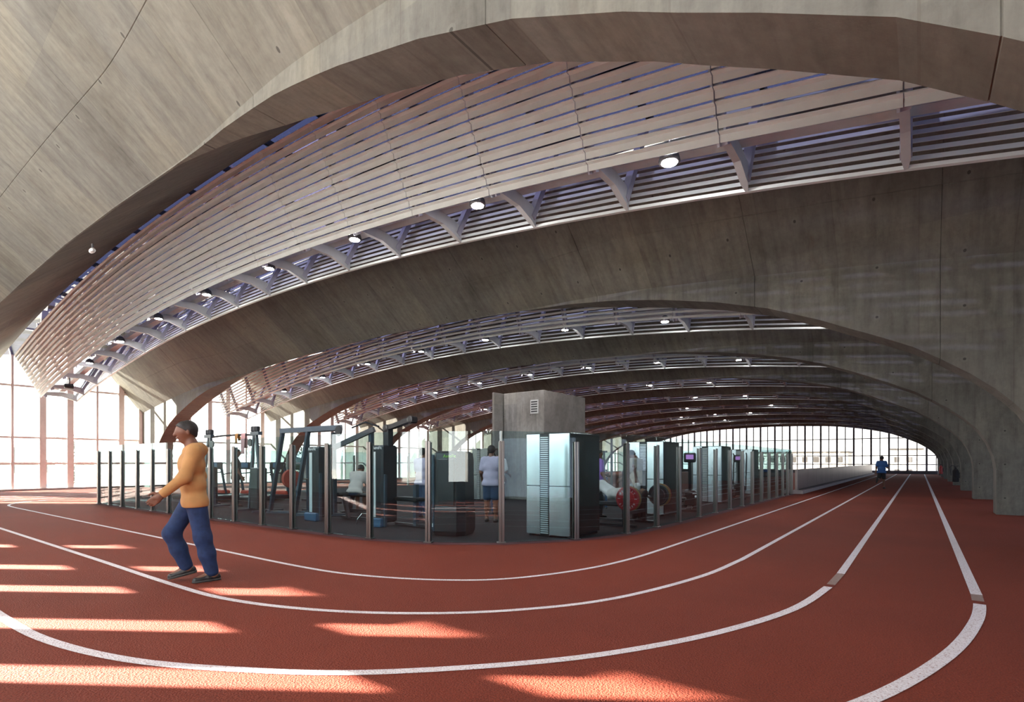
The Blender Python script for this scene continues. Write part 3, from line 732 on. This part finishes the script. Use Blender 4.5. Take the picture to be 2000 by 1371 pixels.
for s in (-1, 1):
    MB().tube([(0, s * .7, 0), (0, s * 1.12, 0)], .026, 10).build('sleeve', M['chrome'], bb)
    for y, r, mt in ((.78, .255, 'blk_metal'), (.86, .272, 'mustard'), (.93, .265, 'red_plate')):
        pl = MB().lathe([(.03, -.03), (r * .6, -.03), (r * .66, -.02), (r * .84, -.02), (r * .9, -.03), (r, -.02), (r, .02), (r * .9, .03), (r * .84, .02), (r * .66, .02), (r * .6, .03), (.03, .03)], (0, s * y, 0), 28, 'y').build('weight_plate', M[mt], bb)
        if s == -1 and y > .9:
            for st, word in ((90, 'AEROFIT'), (-90, 'AEROFIT')):
                for q, ch in enumerate(word):
                    a = math.radians(st + 54 - 18 * q); rr = .192
                    o = put('lettering', text_mesh(ch, .062, M['white'], 'lettering', .002), pl, (rr * math.cos(a), s * y - .0235, rr * math.sin(a)))
                    o.rotation_euler = Matrix.Rotation(-(a - PI / 2), 3, 'Y').to_euler() if False else (Matrix.Rotation(-(a - PI / 2), 3, 'Y') @ Matrix.Rotation(PI / 2, 3, 'X')).to_euler()
            for a in (0, PI):
                MB().box((.192 * math.cos(a), s * y - .023, 0), (.06, .004, .012)).build('dash_mark', M['white'], pl)
# rack with barred blue sides beyond
rk = thing('storage_rack', 'dark barred storage rack beyond the bench press', 'rack', (-8.3, 14.4, 0), 0, G)
for k in range(9): MB().beam((-.9 + k * .22, 0, .05), (-.9 + k * .22, 0, 1.75), .04, .05).build('bar', M['blk_metal'], rk)
for z in (.08, 1.2, 1.75): MB().beam((-.95, 0, z), (.95, 0, z), .06, .05).build('rail', M['blk_metal'], rk)
MB().box((0, .12, .55), (1.8, .02, .9)).build('back_sheet', M['bluepanel'], rk)

# ellipticals, treadmills, rail
def elliptical(x, y, rz, lab):
    t = thing('elliptical_trainer', lab, 'gym machine', (x, y, 0), rz, G)
    MB().bbox((0, .55, .32), (.4, .7, .5), .06).build('flywheel_housing', M['black'], t)
    MB().beam((0, -.8, .06), (0, .9, .06), .14, .1).build('base_rail', M['blk_metal'], t)
    for y_ in (-.8, .9): MB().beam((-.32, y_, .04), (.32, y_, .04), .09, .07).build('foot', M['blk_metal'], t)
    MB().beam((0, .5, .5), (0, .28, 1.5), .09, .12).build('mast', M['blk_metal'], t)
    c = MB().bbox((0, .22, 1.58), (.36, .10, .30), .03).build('console', M['black'], t)
    MB().box((0, .165, 1.6), (.22, .012, .14)).build('screen', M['screen_on'], c)
    for s in (-1, 1):
        MB().tube([(s * .26, .45, .3), (s * .27, .42, .9), (s * .29, .25, 1.35), (s * .31, -.02, 1.72), (s * .29, -.1, 1.8)], .024, 8).build('arm', M['blk_metal'], t)
        MB().beam((s * .19, -.55, .34 + s * .1), (s * .22, .5, .40 - s * .08), .06, .06).build('pedal_bar', M['chrome'], t)
        MB().bbox((s * .18, -.25, .42 + s * .07), (.18, .42, .05), .015).build('pedal', M['black'], t)
    return t
elliptical(-5.55, 16.3, .3, 'black elliptical trainer between the second and third cooling units')
elliptical(-5.75, 22.6, .2, 'black elliptical trainer past the third cooling unit, nearer the track')
elliptical(-6.6, 24.0, .2, 'black elliptical trainer past the third cooling unit, farther from the track')
def treadmill(x, y, rz, lab):
    t = thing('treadmill', lab, 'gym machine', (x, y, 0), rz, G)
    MB().bbox((0, 0, .14), (.78, 1.8, .16), .03).build('deck', M['blk_metal'], t)
    MB().box((0, -.05, .226), (.5, 1.5, .012)).build('belt', M['black'], t)
    MB().bbox((0, .78, .27), (.76, .34, .16), .04).build('motor_cover', M['red_pad'], t)
    for s in (-1, 1):
        MB().beam((s * .36, .75, .2), (s * .36, .55, 1.25), .07, .07).build('mast', M['blue_metal'], t)
        MB().tube([(s * .36, .55, 1.05), (s * .36, .1, 1.02), (s * .36, -.1, .98)], .022, 8).build('handrail', M['blk_metal'], t)
    c = MB().bbox((0, .56, 1.3), (.8, .10, .28), .03).build('console', M['black'], t)
    MB().box((0, .505, 1.32), (.36, .012, .18)).build('screen', M['bluepanel'], c)
treadmill(-22.0, 9.4, .2, 'treadmill at the window end of the gym, nearest the posts')
treadmill(-20.6, 9.9, .2, 'treadmill in the middle of the three by the window end')
treadmill(-19.2, 10.4, .2, 'treadmill of the three that stands next to the cable crossover')
rl = thing('barrier_rail', 'chrome barrier rail with thin balusters inside the far end of the glass', 'railing', (-7.2, 27.0, 0))
rl.location.y = 26.6
for z in (.55, .8, 1.1): MB().tube([(-1.3, 0, z), (2.1, 0, z)], .022, 8).build('rail', M['chrome'], rl)
for k in range(13): MB().tube([(-1.3 + k * .283, 0, .02), (-1.3 + k * .283, 0, 1.1)], .010, 6).build('baluster', M['steel_w'], rl)

# small fittings
cmr = thing('security_camera', 'small white camera fixed under the edge of the top concrete arch', 'camera', (-13.35, 3.62, 5.86))
MB().tube([(0, 0, 0), (0, 0, -.10)], .02, 8).build('bracket', M['black'], cmr)
MB().lathe([(.02, -.11), (.042, -.10), (.05, -.02), (.042, .04), (.02, .06)], (0, 0, -.13), 14, 'x').build('body', M['grille'], cmr)
MB().lathe([(.03, -.13), (.036, -.112), (.02, -.10)], (0, 0, -.13), 12, 'x').build('lens', M['black'], cmr)
sp = thing('spotlight', 'small black spotlight at the window end of the largest louvre trough', 'lamp', (-31.0, 7.55, 4.95))
MB().tube([(0, 0, 0), (0, 0, .35)], .02, 8).build('stem', M['black'], sp)
MB().lathe([(.05, -.2), (.10, -.18), (.12, .05), (.13, .12)], (0, 0, -.05), 12, 'y').build('head', M['black'], sp)
MB().beam((-.28, 0, .0), (.28, 0, .0), .06, .05).build('yoke', M['black'], sp)
def extinguisher(x, y, z, mat, lab):
    t = thing('fire_extinguisher', lab, 'extinguisher', (x, y, z))
    MB().lathe([(.02, 0), (.12, .01), (.13, .05), (.13, .55), (.10, .64), (.045, .68), (.045, .74)], n=16).build('cylinder', mat, t)
    MB().tube([(0, 0, .74), (-.04, 0, .82), (-.16, 0, .86), (-.22, 0, .74), (-.18, 0, .35)], .018, 8).build('hose', M['black'], t)
    MB().beam((-.06, 0, .77), (.12, 0, .83), .04, .03).build('handle', M['black'], t)
    MB().box((.15, 0, .35), (.05, .12, .3)).build('wall_bracket', M['blk_metal'], t)
extinguisher(1.49, 35.6, .42, M['blackcloth'], 'dark fire extinguisher hung on the inner edge of the fifth arch pier')
extinguisher(1.49, 58.9, .42, M['red_ext'], 'red fire extinguisher hung on a far arch pier near the end windows')
# ------------------------------------------------------------------ people
def rcone(F_, X, Y, Z, lo, h, a, b, ra, rb, k):
    pad = max(ra, rb) + .09
    i0 = [max(0, int((min(a[q], b[q]) - pad - lo[q]) / h)) for q in range(3)]
    i1 = [min(F_.shape[q], int((max(a[q], b[q]) + pad - lo[q]) / h) + 2) for q in range(3)]
    s = tuple(slice(i0[q], i1[q]) for q in range(3))
    px, py, pz = X[s[0], None, None] - a[0], Y[None, s[1], None] - a[1], Z[None, None, s[2]] - a[2]
    d = np.subtract(b, a); L = float(d @ d) + 1e-9
    t = np.clip((px * d[0] + py * d[1] + pz * d[2]) / L, 0, 1)
    D = np.sqrt((px - t * d[0]) ** 2 + (py - t * d[1]) ** 2 + (pz - t * d[2]) ** 2) - (ra + (rb - ra) * t)
    A = F_[s]; hh = np.clip(.5 + .5 * (A - D) / k, 0, 1)
    F_[s] = A * (1 - hh) + D * hh - k * hh * (1 - hh)
def surf(F_, lo, h):
    S = F_ < 0; n = F_.shape
    c = np.zeros((n[0] - 1, n[1] - 1, n[2] - 1), int); off = [(i, j, k) for i in (0, 1) for j in (0, 1) for k in (0, 1)]
    cut = lambda A, o: A[o[0]:o[0] + n[0] - 1, o[1]:o[1] + n[1] - 1, o[2]:o[2] + n[2] - 1]
    for o in off: c += cut(S, o)
    act = (c > 0) & (c < 8); I = np.argwhere(act); idx = -np.ones(act.shape, int); idx[act] = np.arange(len(I))
    P = np.zeros((len(I), 3)); W = np.zeros(len(I))
    for o in off:
        for ax in range(3):
            if o[ax]: continue
            q = list(o); q[ax] = 1
            f0 = F_[I[:, 0] + o[0], I[:, 1] + o[1], I[:, 2] + o[2]]; f1 = F_[I[:, 0] + q[0], I[:, 1] + q[1], I[:, 2] + q[2]]
            m = (f0 < 0) != (f1 < 0); t = f0[m] / (f0[m] - f1[m]); p = np.tile(np.array(o, float), (m.sum(), 1)); p[:, ax] = t
            P[m] += p; W[m] += 1
    V = (I + P / W[:, None]) * h + np.array(lo); faces = []
    for ax in range(3):
        u, v = (ax + 1) % 3, (ax + 2) % 3
        sl0 = [slice(1, n[q] - 1) for q in range(3)]; sl1 = list(sl0); sl0[ax] = slice(0, n[ax] - 1); sl1[ax] = slice(1, n[ax])
        a, b = S[tuple(sl0)], S[tuple(sl1)]; E = np.argwhere(a != b); base = E + 1; base[:, ax] -= 1
        inside = a[tuple(E.T)]
        q = []
        for du, dv in ((-1, -1), (0, -1), (0, 0), (-1, 0)):
            k = base.copy(); k[:, u] += du; k[:, v] += dv; q.append(idx[tuple(k.T)])
        q = np.stack(q, 1); q[~inside] = q[~inside][:, ::-1]; faces.append(q)
    return V, np.concatenate(faces)
def sdf_mesh(caps, h, k, name, mat, cuts=()):
    pts = np.array([c[0] for c in caps] + [c[1] for c in caps]); r = max(max(c[2], c[3]) for c in caps) + 2.5 * h
    lo = pts.min(0) - r; hi = pts.max(0) + r; n = np.ceil((hi - lo) / h).astype(int) + 1
    ax = [lo[q] + np.arange(n[q]) * h for q in range(3)]; F_ = np.full(tuple(n), 1.0)
    for c in caps: rcone(F_, ax[0], ax[1], ax[2], lo, h, c[0], c[1], c[2], c[3], c[4] if len(c) > 4 else k)
    for p, nn in cuts:       # keep the side the normal points away from
        nn = np.array(nn, float); nn /= np.linalg.norm(nn); d0 = float(np.dot(p, nn))
        F_ = np.maximum(F_, ax[0][:, None, None] * nn[0] + ax[1][None, :, None] * nn[1] + ax[2][None, None, :] * nn[2] - d0)
    V, Q = surf(F_, lo, h)
    me = bpy.data.meshes.new(name); me.from_pydata(V.tolist(), [], Q.tolist()); me.materials.append(mat)
    me.polygons.foreach_set('use_smooth', [True] * len(me.polygons)); fix(me); return me
def Rx(t): c, s = math.cos(t), math.sin(t); return np.array([[1, 0, 0], [0, c, -s], [0, s, c]])
def Rz(t): c, s = math.cos(t), math.sin(t); return np.array([[c, -s, 0], [s, c, 0], [0, 0, 1]])
def Ry(t): c, s = math.cos(t), math.sin(t); return np.array([[c, 0, s], [0, 1, 0], [-s, 0, c]])
def person(lab, loc, rz, Ht, cols, vox=.02, lean=0, thigh=(0, 0), knee=(0, 0), arm=(0, 0), out=(.12, .12), elbow=(.2, .2), head=0.0, foot=(None, None),
           bottoms='trousers', sleeve='short', root=None, z0=0.0, hood=False, twist=0.0, fine=False):
    """forward is +y, up is +z; angles in radians, positive = forward; index 0 is the left side"""
    R0 = root if root is not None else np.eye(3); S = Ht
    t = thing('person', lab, 'person', loc, rz)
    P = {}; hip = np.zeros(3)
    B = R0 @ Rx(-lean) @ Rz(twist)          # torso frame
    def tor(x, y, z): return hip + B @ np.array((x, y, z)) * S
    def limb(p, R, pitch, o, side, L): return p + R @ np.array((side * math.sin(o), math.cos(o) * math.sin(pitch), -math.cos(o) * math.cos(pitch))) * L * S
    chest = tor(0, .005, .20); neck = tor(0, -.008, .30); nk2 = tor(0, 0, .33)
    hc = nk2 + B @ Rx(-head) @ np.array((0, .022, .075)) * S; HB = B @ Rx(-head)
    hd = lambda x, y, z: hc + HB @ np.array((x, y, z)) * S
    sides = {}
    for i, sx in ((0, -1), (1, 1)):
        q = {}; q['sh'] = tor(sx * .098, -.004, .285)
        q['el'] = limb(q['sh'], B, arm[i], out[i], sx, .168); q['wr'] = limb(q['el'], B, arm[i] + elbow[i], out[i] * .5, sx, .143)
        q['hp'] = hip + R0 @ np.array((sx * .05, 0, -.01)) * S
        q['kn'] = limb(q['hp'], R0, thigh[i], .03, sx, .235); q['an'] = limb(q['kn'], R0, thigh[i] - knee[i], .01, sx, .235)
        fp = (thigh[i] - knee[i]) if foot[i] is None else foot[i]
        q['fd'] = R0 @ np.array((sx * .12, math.cos(fp), math.sin(fp))); q['fu'] = R0 @ np.array((0, -math.sin(fp), math.cos(fp)))
        sides[i] = q
    caps = []; c = lambda a, b, ra, rb, k=.03: caps.append((a, b, ra * S, rb * S, k * S))
    # trunk
    c(tor(-.038, 0, -.01), tor(.038, 0, -.01), .056, .056); c(tor(-.03, .004, .09), tor(.03, .004, .09), .052, .052)
    c(tor(-.045, .005, .2), tor(.045, .005, .2), .060, .060); c(tor(-.07, -.004, .272), tor(.07, -.004, .272), .038, .038); c(tor(0, 0, 0), tor(0, .004, .22), .058, .062)
    c(neck, nk2, .034, .031); c(nk2, hd(0, -.01, -.02), .030, .030)
    # head
    c(hd(0, -.012, .012), hd(0, .008, .008), .050, .047, .015); c(hd(0, .012, -.01), hd(0, .022, -.045), .036, .022, .02)
    c(hd(0, .048, .006), hd(0, .060, -.014), .008, .010, .008)
    for sx in (-1, 1): c(hd(sx * .048, -.006, .006), hd(sx * .049, -.008, -.014), .008, .007, .005)
    c(hd(-.012, .050, -.033), hd(.012, .050, -.033), .006, .006, .006)
    for i, sx in ((0, -1), (1, 1)):
        q = sides[i]
        c(q['sh'], q['el'], .031, .024); c(q['el'], q['wr'], .024, .016); c(q['hp'], q['kn'], .050, .033); c(q['kn'], q['an'], .031, .020)
        calf = q['kn'] * .68 + q['an'] * .32 - (R0 @ np.array((0, .010, 0))) * S; c(calf, q['kn'] * .4 + q['an'] * .6, .029, .022)
        c(q['an'], q['an'] + q['fd'] * .085 * S - q['fu'] * .024 * S, .020, .016); c(q['an'] - q['fd'] * .02 * S - q['fu'] * .02 * S, q['an'] - q['fu'] * .024 * S, .018, .018)
        d = (q['wr'] - q['el']); d /= np.linalg.norm(d); w = B @ np.array((0, 1, 0)); w = w - d * (w @ d); w /= np.linalg.norm(w) + 1e-9; nn = np.cross(d, w) * sx
        c(q['wr'], q['wr'] + d * .035 * S, .016, .017, .012); c(q['wr'] + d * .02 * S - w * .010 * S, q['wr'] + d * .05 * S - w * .016 * S, .012, .011, .008); c(q['wr'] + d * .02 * S + w * .010 * S, q['wr'] + d * .05 * S + w * .014 * S, .012, .011, .008)
        for f in range(4):
            o = w * (.019 - .0125 * f) * S; L = (.040, .045, .042, .033)[f] * S; p0 = q['wr'] + d * .05 * S + o; p1 = p0 + d * L * .55 - nn * L * .1; p2 = p1 + d * L * .42 - nn * L * .32
            c(p0, p1, .0068, .0062, .004); c(p1, p2, .0062, .005, .004)
        p0 = q['wr'] + d * .018 * S + w * .016 * S; p1 = p0 + (d * .55 + w * .8) * .026 * S; p2 = p1 + (d * .9 + w * .25 - nn * .3) * .024 * S
        c(p0, p1, .009, .008, .006); c(p1, p2, .0075, .006, .004)
    low = min(min((q['an'] - q['fu'] * .042 * S)[2], (q['an'] + q['fd'] * .09 * S - q['fu'] * .042 * S)[2]) for q in sides.values())
    up = np.array((0, 0, z0 - low if z0 is not None else 0.0))
    mv = lambda L: [(np.array(x[0]) + up, np.array(x[1]) + up) + tuple(x[2:]) for x in L]
    put('body', sdf_mesh(mv(caps), vox, .03, 'body', M['skin']), t)
    g = max(.010, vox * .85)
    # shirt
    sh = []; s_ = lambda a, b, ra, rb, k=.03: sh.append((a, b, ra * S + g, rb * S + g, k * S))
    s_(tor(-.052, 0, -.03), tor(.052, 0, -.03), .066, .066); s_(tor(-.044, .004, .08), tor(.044, .004, .08), .060, .060); s_(tor(-.048, .005, .2), tor(.048, .005, .2), .062, .062)
    s_(tor(-.072, -.004, .272), tor(.072, -.004, .272), .038, .038); s_(tor(0, 0, 0), tor(0, .004, .22), .058, .062); s_(tor(-.02, -.005, .295), tor(.02, -.005, .295), .034, .034)
    for i in (0, 1):
        q = sides[i]; f = {'short': .72, 'long': 1.0, 'none': .0}[sleeve]
        if f: s_(q['sh'], q['sh'] + (q['el'] - q['sh']) * f, .034, .031 if f < 1 else .028)
        if f == 1: s_(q['el'], q['el'] + (q['wr'] - q['el']) * .97, .028, .021)
    if hood: s_(tor(-.035, -.05, .29), tor(.035, -.05, .29), .03, .03); s_(tor(-.05, -.03, .31), tor(.05, -.03, .31), .022, .022)
    zax = B @ np.array((0, 0, 1)); cuts = [(tor(0, 0, -.055) + up, -zax), (tor(0, 0, .335) + up, zax)]
    put('hoodie' if hood else 't_shirt', sdf_mesh(mv(sh), vox, .03, 'shirt', M[cols[0]], cuts), t)
    # trousers or shorts
    tr_ = []; s2 = lambda a, b, ra, rb, k=.025: tr_.append((a, b, ra * S + g * .8, rb * S + g * .8, k * S))
    s2(tor(-.04, 0, -.015), tor(.04, 0, -.015), .054, .054); s2(tor(-.035, 0, .01), tor(.035, 0, .01), .05, .05)
    for i in (0, 1):
        q = sides[i]
        if bottoms == 'trousers': s2(q['hp'], q['kn'], .055, .044); s2(q['kn'], q['kn'] + (q['an'] - q['kn']) * .45, .044, .041); s2(q['kn'] + (q['an'] - q['kn']) * .45, q['kn'] + (q['an'] - q['kn']) * .94, .041, .034)
        else: s2(q['hp'], q['hp'] + (q['kn'] - q['hp']) * .82, .053, .045)
    put(bottoms, sdf_mesh(mv(tr_), vox, .025, 'trousers', M[cols[1]], [(tor(0, 0, .0) + up, zax)]), t)
    # shoes
    for i in (0, 1):
        q = sides[i]; a, d, u = q['an'], q['fd'], q['fu']; so = []
        so.append((a - d * .022 * S - u * .022 * S, a + d * .02 * S - u * .020 * S, .024 * S + g * .3, .026 * S + g * .3, .02)); so.append((a + d * .02 * S - u * .022 * S, a + d * .09 * S - u * .03 * S, .026 * S, .020 * S, .02))
        so.append((a - d * .006 * S - u * .005 * S, a, .026 * S, .024 * S, .015))
        b = a - u * .043 * S
        o = put('shoe', sdf_mesh(mv(so), max(vox * .8, .007), .02, 'shoe', M[cols[2]], [(b + up, -u)]), t)
        sl = [(x - u * .012 * S, y - u * .008 * S, ra + .003, rb + .003, k) for x, y, ra, rb, k in so[:2]]
        if fine:
            put('sole', sdf_mesh(mv(sl), .007, .02, 'sole', M[cols[3]], [(b + up - u * .001, -u), (b + u * .016 * S + up, u)]), o)
            lc = MB()
            for n_ in range(4):
                m0 = a + up + d * (.022 + .014 * n_) * S + u * (.012 - .008 * n_) * S; sdv = np.cross(d, u)
                lc.tube([m0 - sdv * .016 * S, m0 + u * .006, m0 + sdv * .016 * S], .004, 6)
            lc.build('lace', M['sole'], o)
    # hair
    hr = [(hd(0, -.014, .016), hd(0, .004, .016), .0555 * S, .051 * S, .01), (hd(0, -.022, -.012), hd(0, -.022, .01), .042 * S, .045 * S, .01)]
    nH = HB @ np.array((0, .62, -.78)); put('hair', sdf_mesh(mv(hr), vox * .8, .02, 'hair', M['hair'], [(hd(0, .022, .018) + up, nH)]), t)
    if fine:
        for sx in (-1, 1):
            p = hd(sx * .019, .043, .006) + up; MB().lathe([(.001, -.008 * S), (.006 * S, -.005 * S), (.0078 * S, 0), (.006 * S, .005 * S), (.001, .008 * S)], tuple(p), 10).build('eye', M['eye'], t, (0, 0, 0), True)
    return t
# walking man: comes towards the lens, his right leg swinging through
person('man in mustard hoodie and blue jeans walking on the track before the glass', (-7.06, 2.93, 0), math.radians(165), 1.98, ('mustard', 'denim', 'shoe', 'sole'), .011,
       lean=.05, thigh=(-.16, .50), knee=(.06, .85), arm=(.40, -.30), out=(.14, .14), elbow=(.5, .45), head=.05, foot=(0.0, -.2), sleeve='long', hood=True, fine=True)
person('jogger in a blue t-shirt and black shorts far along the red track', (-1.63, 35.6, 0), -.12, 1.78, ('bluetee', 'blackcloth', 'shoe'), .018,
       lean=.10, thigh=(-.30, .05), knee=(1.25, .08), arm=(-.25, .25), out=(.18, .22), elbow=(.5, 1.2), foot=(None, 0), bottoms='shorts')
person('man in a beige t-shirt bending his head over the barbell', (-5.6, 12.62, 0), math.radians(75), 1.82, ('beige', 'blackcloth', 'shoe'), .02, lean=.12, arm=(.35, .45), elbow=(.7, .8), head=.65)
person('man in lavender t-shirt and blue shorts, back turned, near the big black machine', (-8.24, 10.1, 0), .45, 1.86, ('lavender', 'navy', 'shoe'), .02, lean=.02, arm=(.2, .3), out=(.25, .2), elbow=(.7, .6), bottoms='shorts')
person('person in a white top and dark trousers standing left of the concrete core', (-9.35, 11.75, 0), .3, 1.82, ('whitecloth', 'navy', 'shoe'), .022, arm=(.4, .3), elbow=(1.0, .9), head=.2)
person('man in a pale grey t-shirt sitting hunched on the bench', (-12.72, 9.5, 0), .5, 1.86, ('greytee', 'navy', 'shoe'), .02, lean=.50, thigh=(1.35, 1.35), knee=(1.35, 1.35), arm=(.8, .8), elbow=(.6, .6), head=.3, bottoms='shorts')
person('dark haired man in a lavender top behind the cable machine', (-10.24, 9.75, 0), .2, 1.82, ('lavender', 'navy', 'shoe'), .022, arm=(.2, .2), elbow=(1.2, 1.2))
person('person in a violet top standing beyond the bench press', (-6.75, 12.7, 0), -.6, 1.80, ('purple', 'blackcloth', 'shoe'), .022, arm=(.4, .1), elbow=(.9, .4))
person('man in dark clothes standing at the cable crossover', (-17.7, 8.6, 0), -.4, 1.88, ('blackcloth', 'blackcloth', 'shoe'), .022, arm=(.2, .1), elbow=(.3, .4))
person('person in white trousers lying on the bench press', (-5.75, 11.65, .70), 0, 1.76, ('greytee', 'whitecloth', 'shoe'), .022, root=Rz(PI / 2) @ Rx(PI / 2), z0=None, thigh=(.55, .55), knee=(1.3, 1.3), arm=(1.5, 1.5), elbow=(-.2, -.2))

# ------------------------------------------------------------------ outside the window wall
gr = MB().box((-190, 20, -2.75), (300, 420, .3)).build('ground', M['ground'], kind='structure')
gr2 = MB().box((60, 130, -2.75), (200, 200, .3)).build('ground', M['ground'], kind='structure')
def tree_mesh(seed, r, h):
    rg = np.random.RandomState(seed); n = 2600
    cl = rg.normal(size=(26, 3)) * np.array((r * .42, r * .42, h * .20)) + np.array((0, 0, h * .66))
    m = MB()
    for q in range(n):
        c_ = cl[rg.randint(26)] + rg.normal(size=3) * r * .20; a = rg.normal(size=3); a /= np.linalg.norm(a); b = np.cross(a, rg.normal(size=3)); b /= np.linalg.norm(b); s_ = .16 + .12 * rg.rand()
        m.add([c_ - a * s_, c_ + b * s_ * .5, c_ + a * s_, c_ - b * s_ * .5], [(0, 1, 2, 3)])
    me = m.mesh('foliage', M['leaf'])
    t = MB().tube([(0, 0, 0), (.1, .05, h * .3), (.0, .1, h * .62)], [.24, .17, .08], 8)
    for q in range(4): t.tube([(.05, .05, h * .35), tuple(cl[q * 5] * .9)], [.09, .03], 6)
    return me, t.mesh('trunk', M['bark'])
TM = [tree_mesh(3, 3.2, 5.4), tree_mesh(8, 2.7, 4.9)]
TL = [(-63, 2.0, 0, 'leafy tree outside the window wall, beside the gabled house'), (-64, 17, 1, 'leafy tree outside, second from the gabled house'), (-68, 26, 0, 'leafy tree outside, third from the gabled house'),
      (-63, 34.5, 1, 'leafy tree outside, seen behind the glass partition by the walking man'), (-72, 43, 0, 'leafy tree outside, behind the cable crossover'), (-70, 54, 1, 'leafy tree outside, behind the smith machine')]
for x, y, k, lab in TL:
    t = thing('tree', lab, 'tree', (x, y, -2.6), x * .7, 'trees outside the windows'); s_ = random.uniform(.95, 1.1); t.scale = (s_, s_, s_)
    put('foliage', TM[k][0], t, kind='stuff'); put('trunk', TM[k][1], t)
hs = thing('house', 'pale gabled house outside the window wall', 'house', (-58, 10.3, -2.6))
MB().box((0, 0, 1.6), (6, 5.4, 3.2)).build('walls', M['house'], hs)
MB().prism([(-3.0, 3.2), (3.0, 3.2), (0, 5.4)], -3.2, 3.2, 'yz').build('roof', M['rooftile'], hs)
for y in (-1.4, 1.4): MB().box((3.02, y, 1.7), (.08, 1.0, 1.2)).build('window', M['bluepanel'], hs)
def block(x, y, w, d, h, lab, mt):
    b = thing('apartment_block', lab, 'building', (x, y, -2.6), 0, 'buildings outside the end windows')
    MB().box((0, 0, h / 2), (w, d, h)).build('walls', M[mt], b); MB().box((0, 0, h + .15), (w + .4, d + .4, .3)).build('roof', M['rooftile'], b)
    for k in range(int(w / 2.4)):
        for q in range(max(1, int(h / 3))): MB().box((-w / 2 + 1.2 + 2.4 * k, -d / 2 - .03, 1.6 + 3 * q), (1.1, .08, 1.3)).build('window', M['rooftile'], b)
block(-24, 150, 22, 10, 6.2, 'low wide pale building outside the end windows', 'house')
block(-2, 165, 7, 8, 7.0, 'narrow pale building outside the end windows behind the jogger', 'house')
block(1.5, 120, 1.6, 2, 7.2, 'slim grey tower outside the end windows by the far piers', 'steel_b')
# ------------------------------------------------------------------ bring the layout to real size
for o in list(sc.objects):
    if o.parent is None:
        o.location = Vector(o.location) * UNIT
        if o.type not in ('CAMERA', 'LIGHT'): o.scale = Vector(o.scale) * UNIT
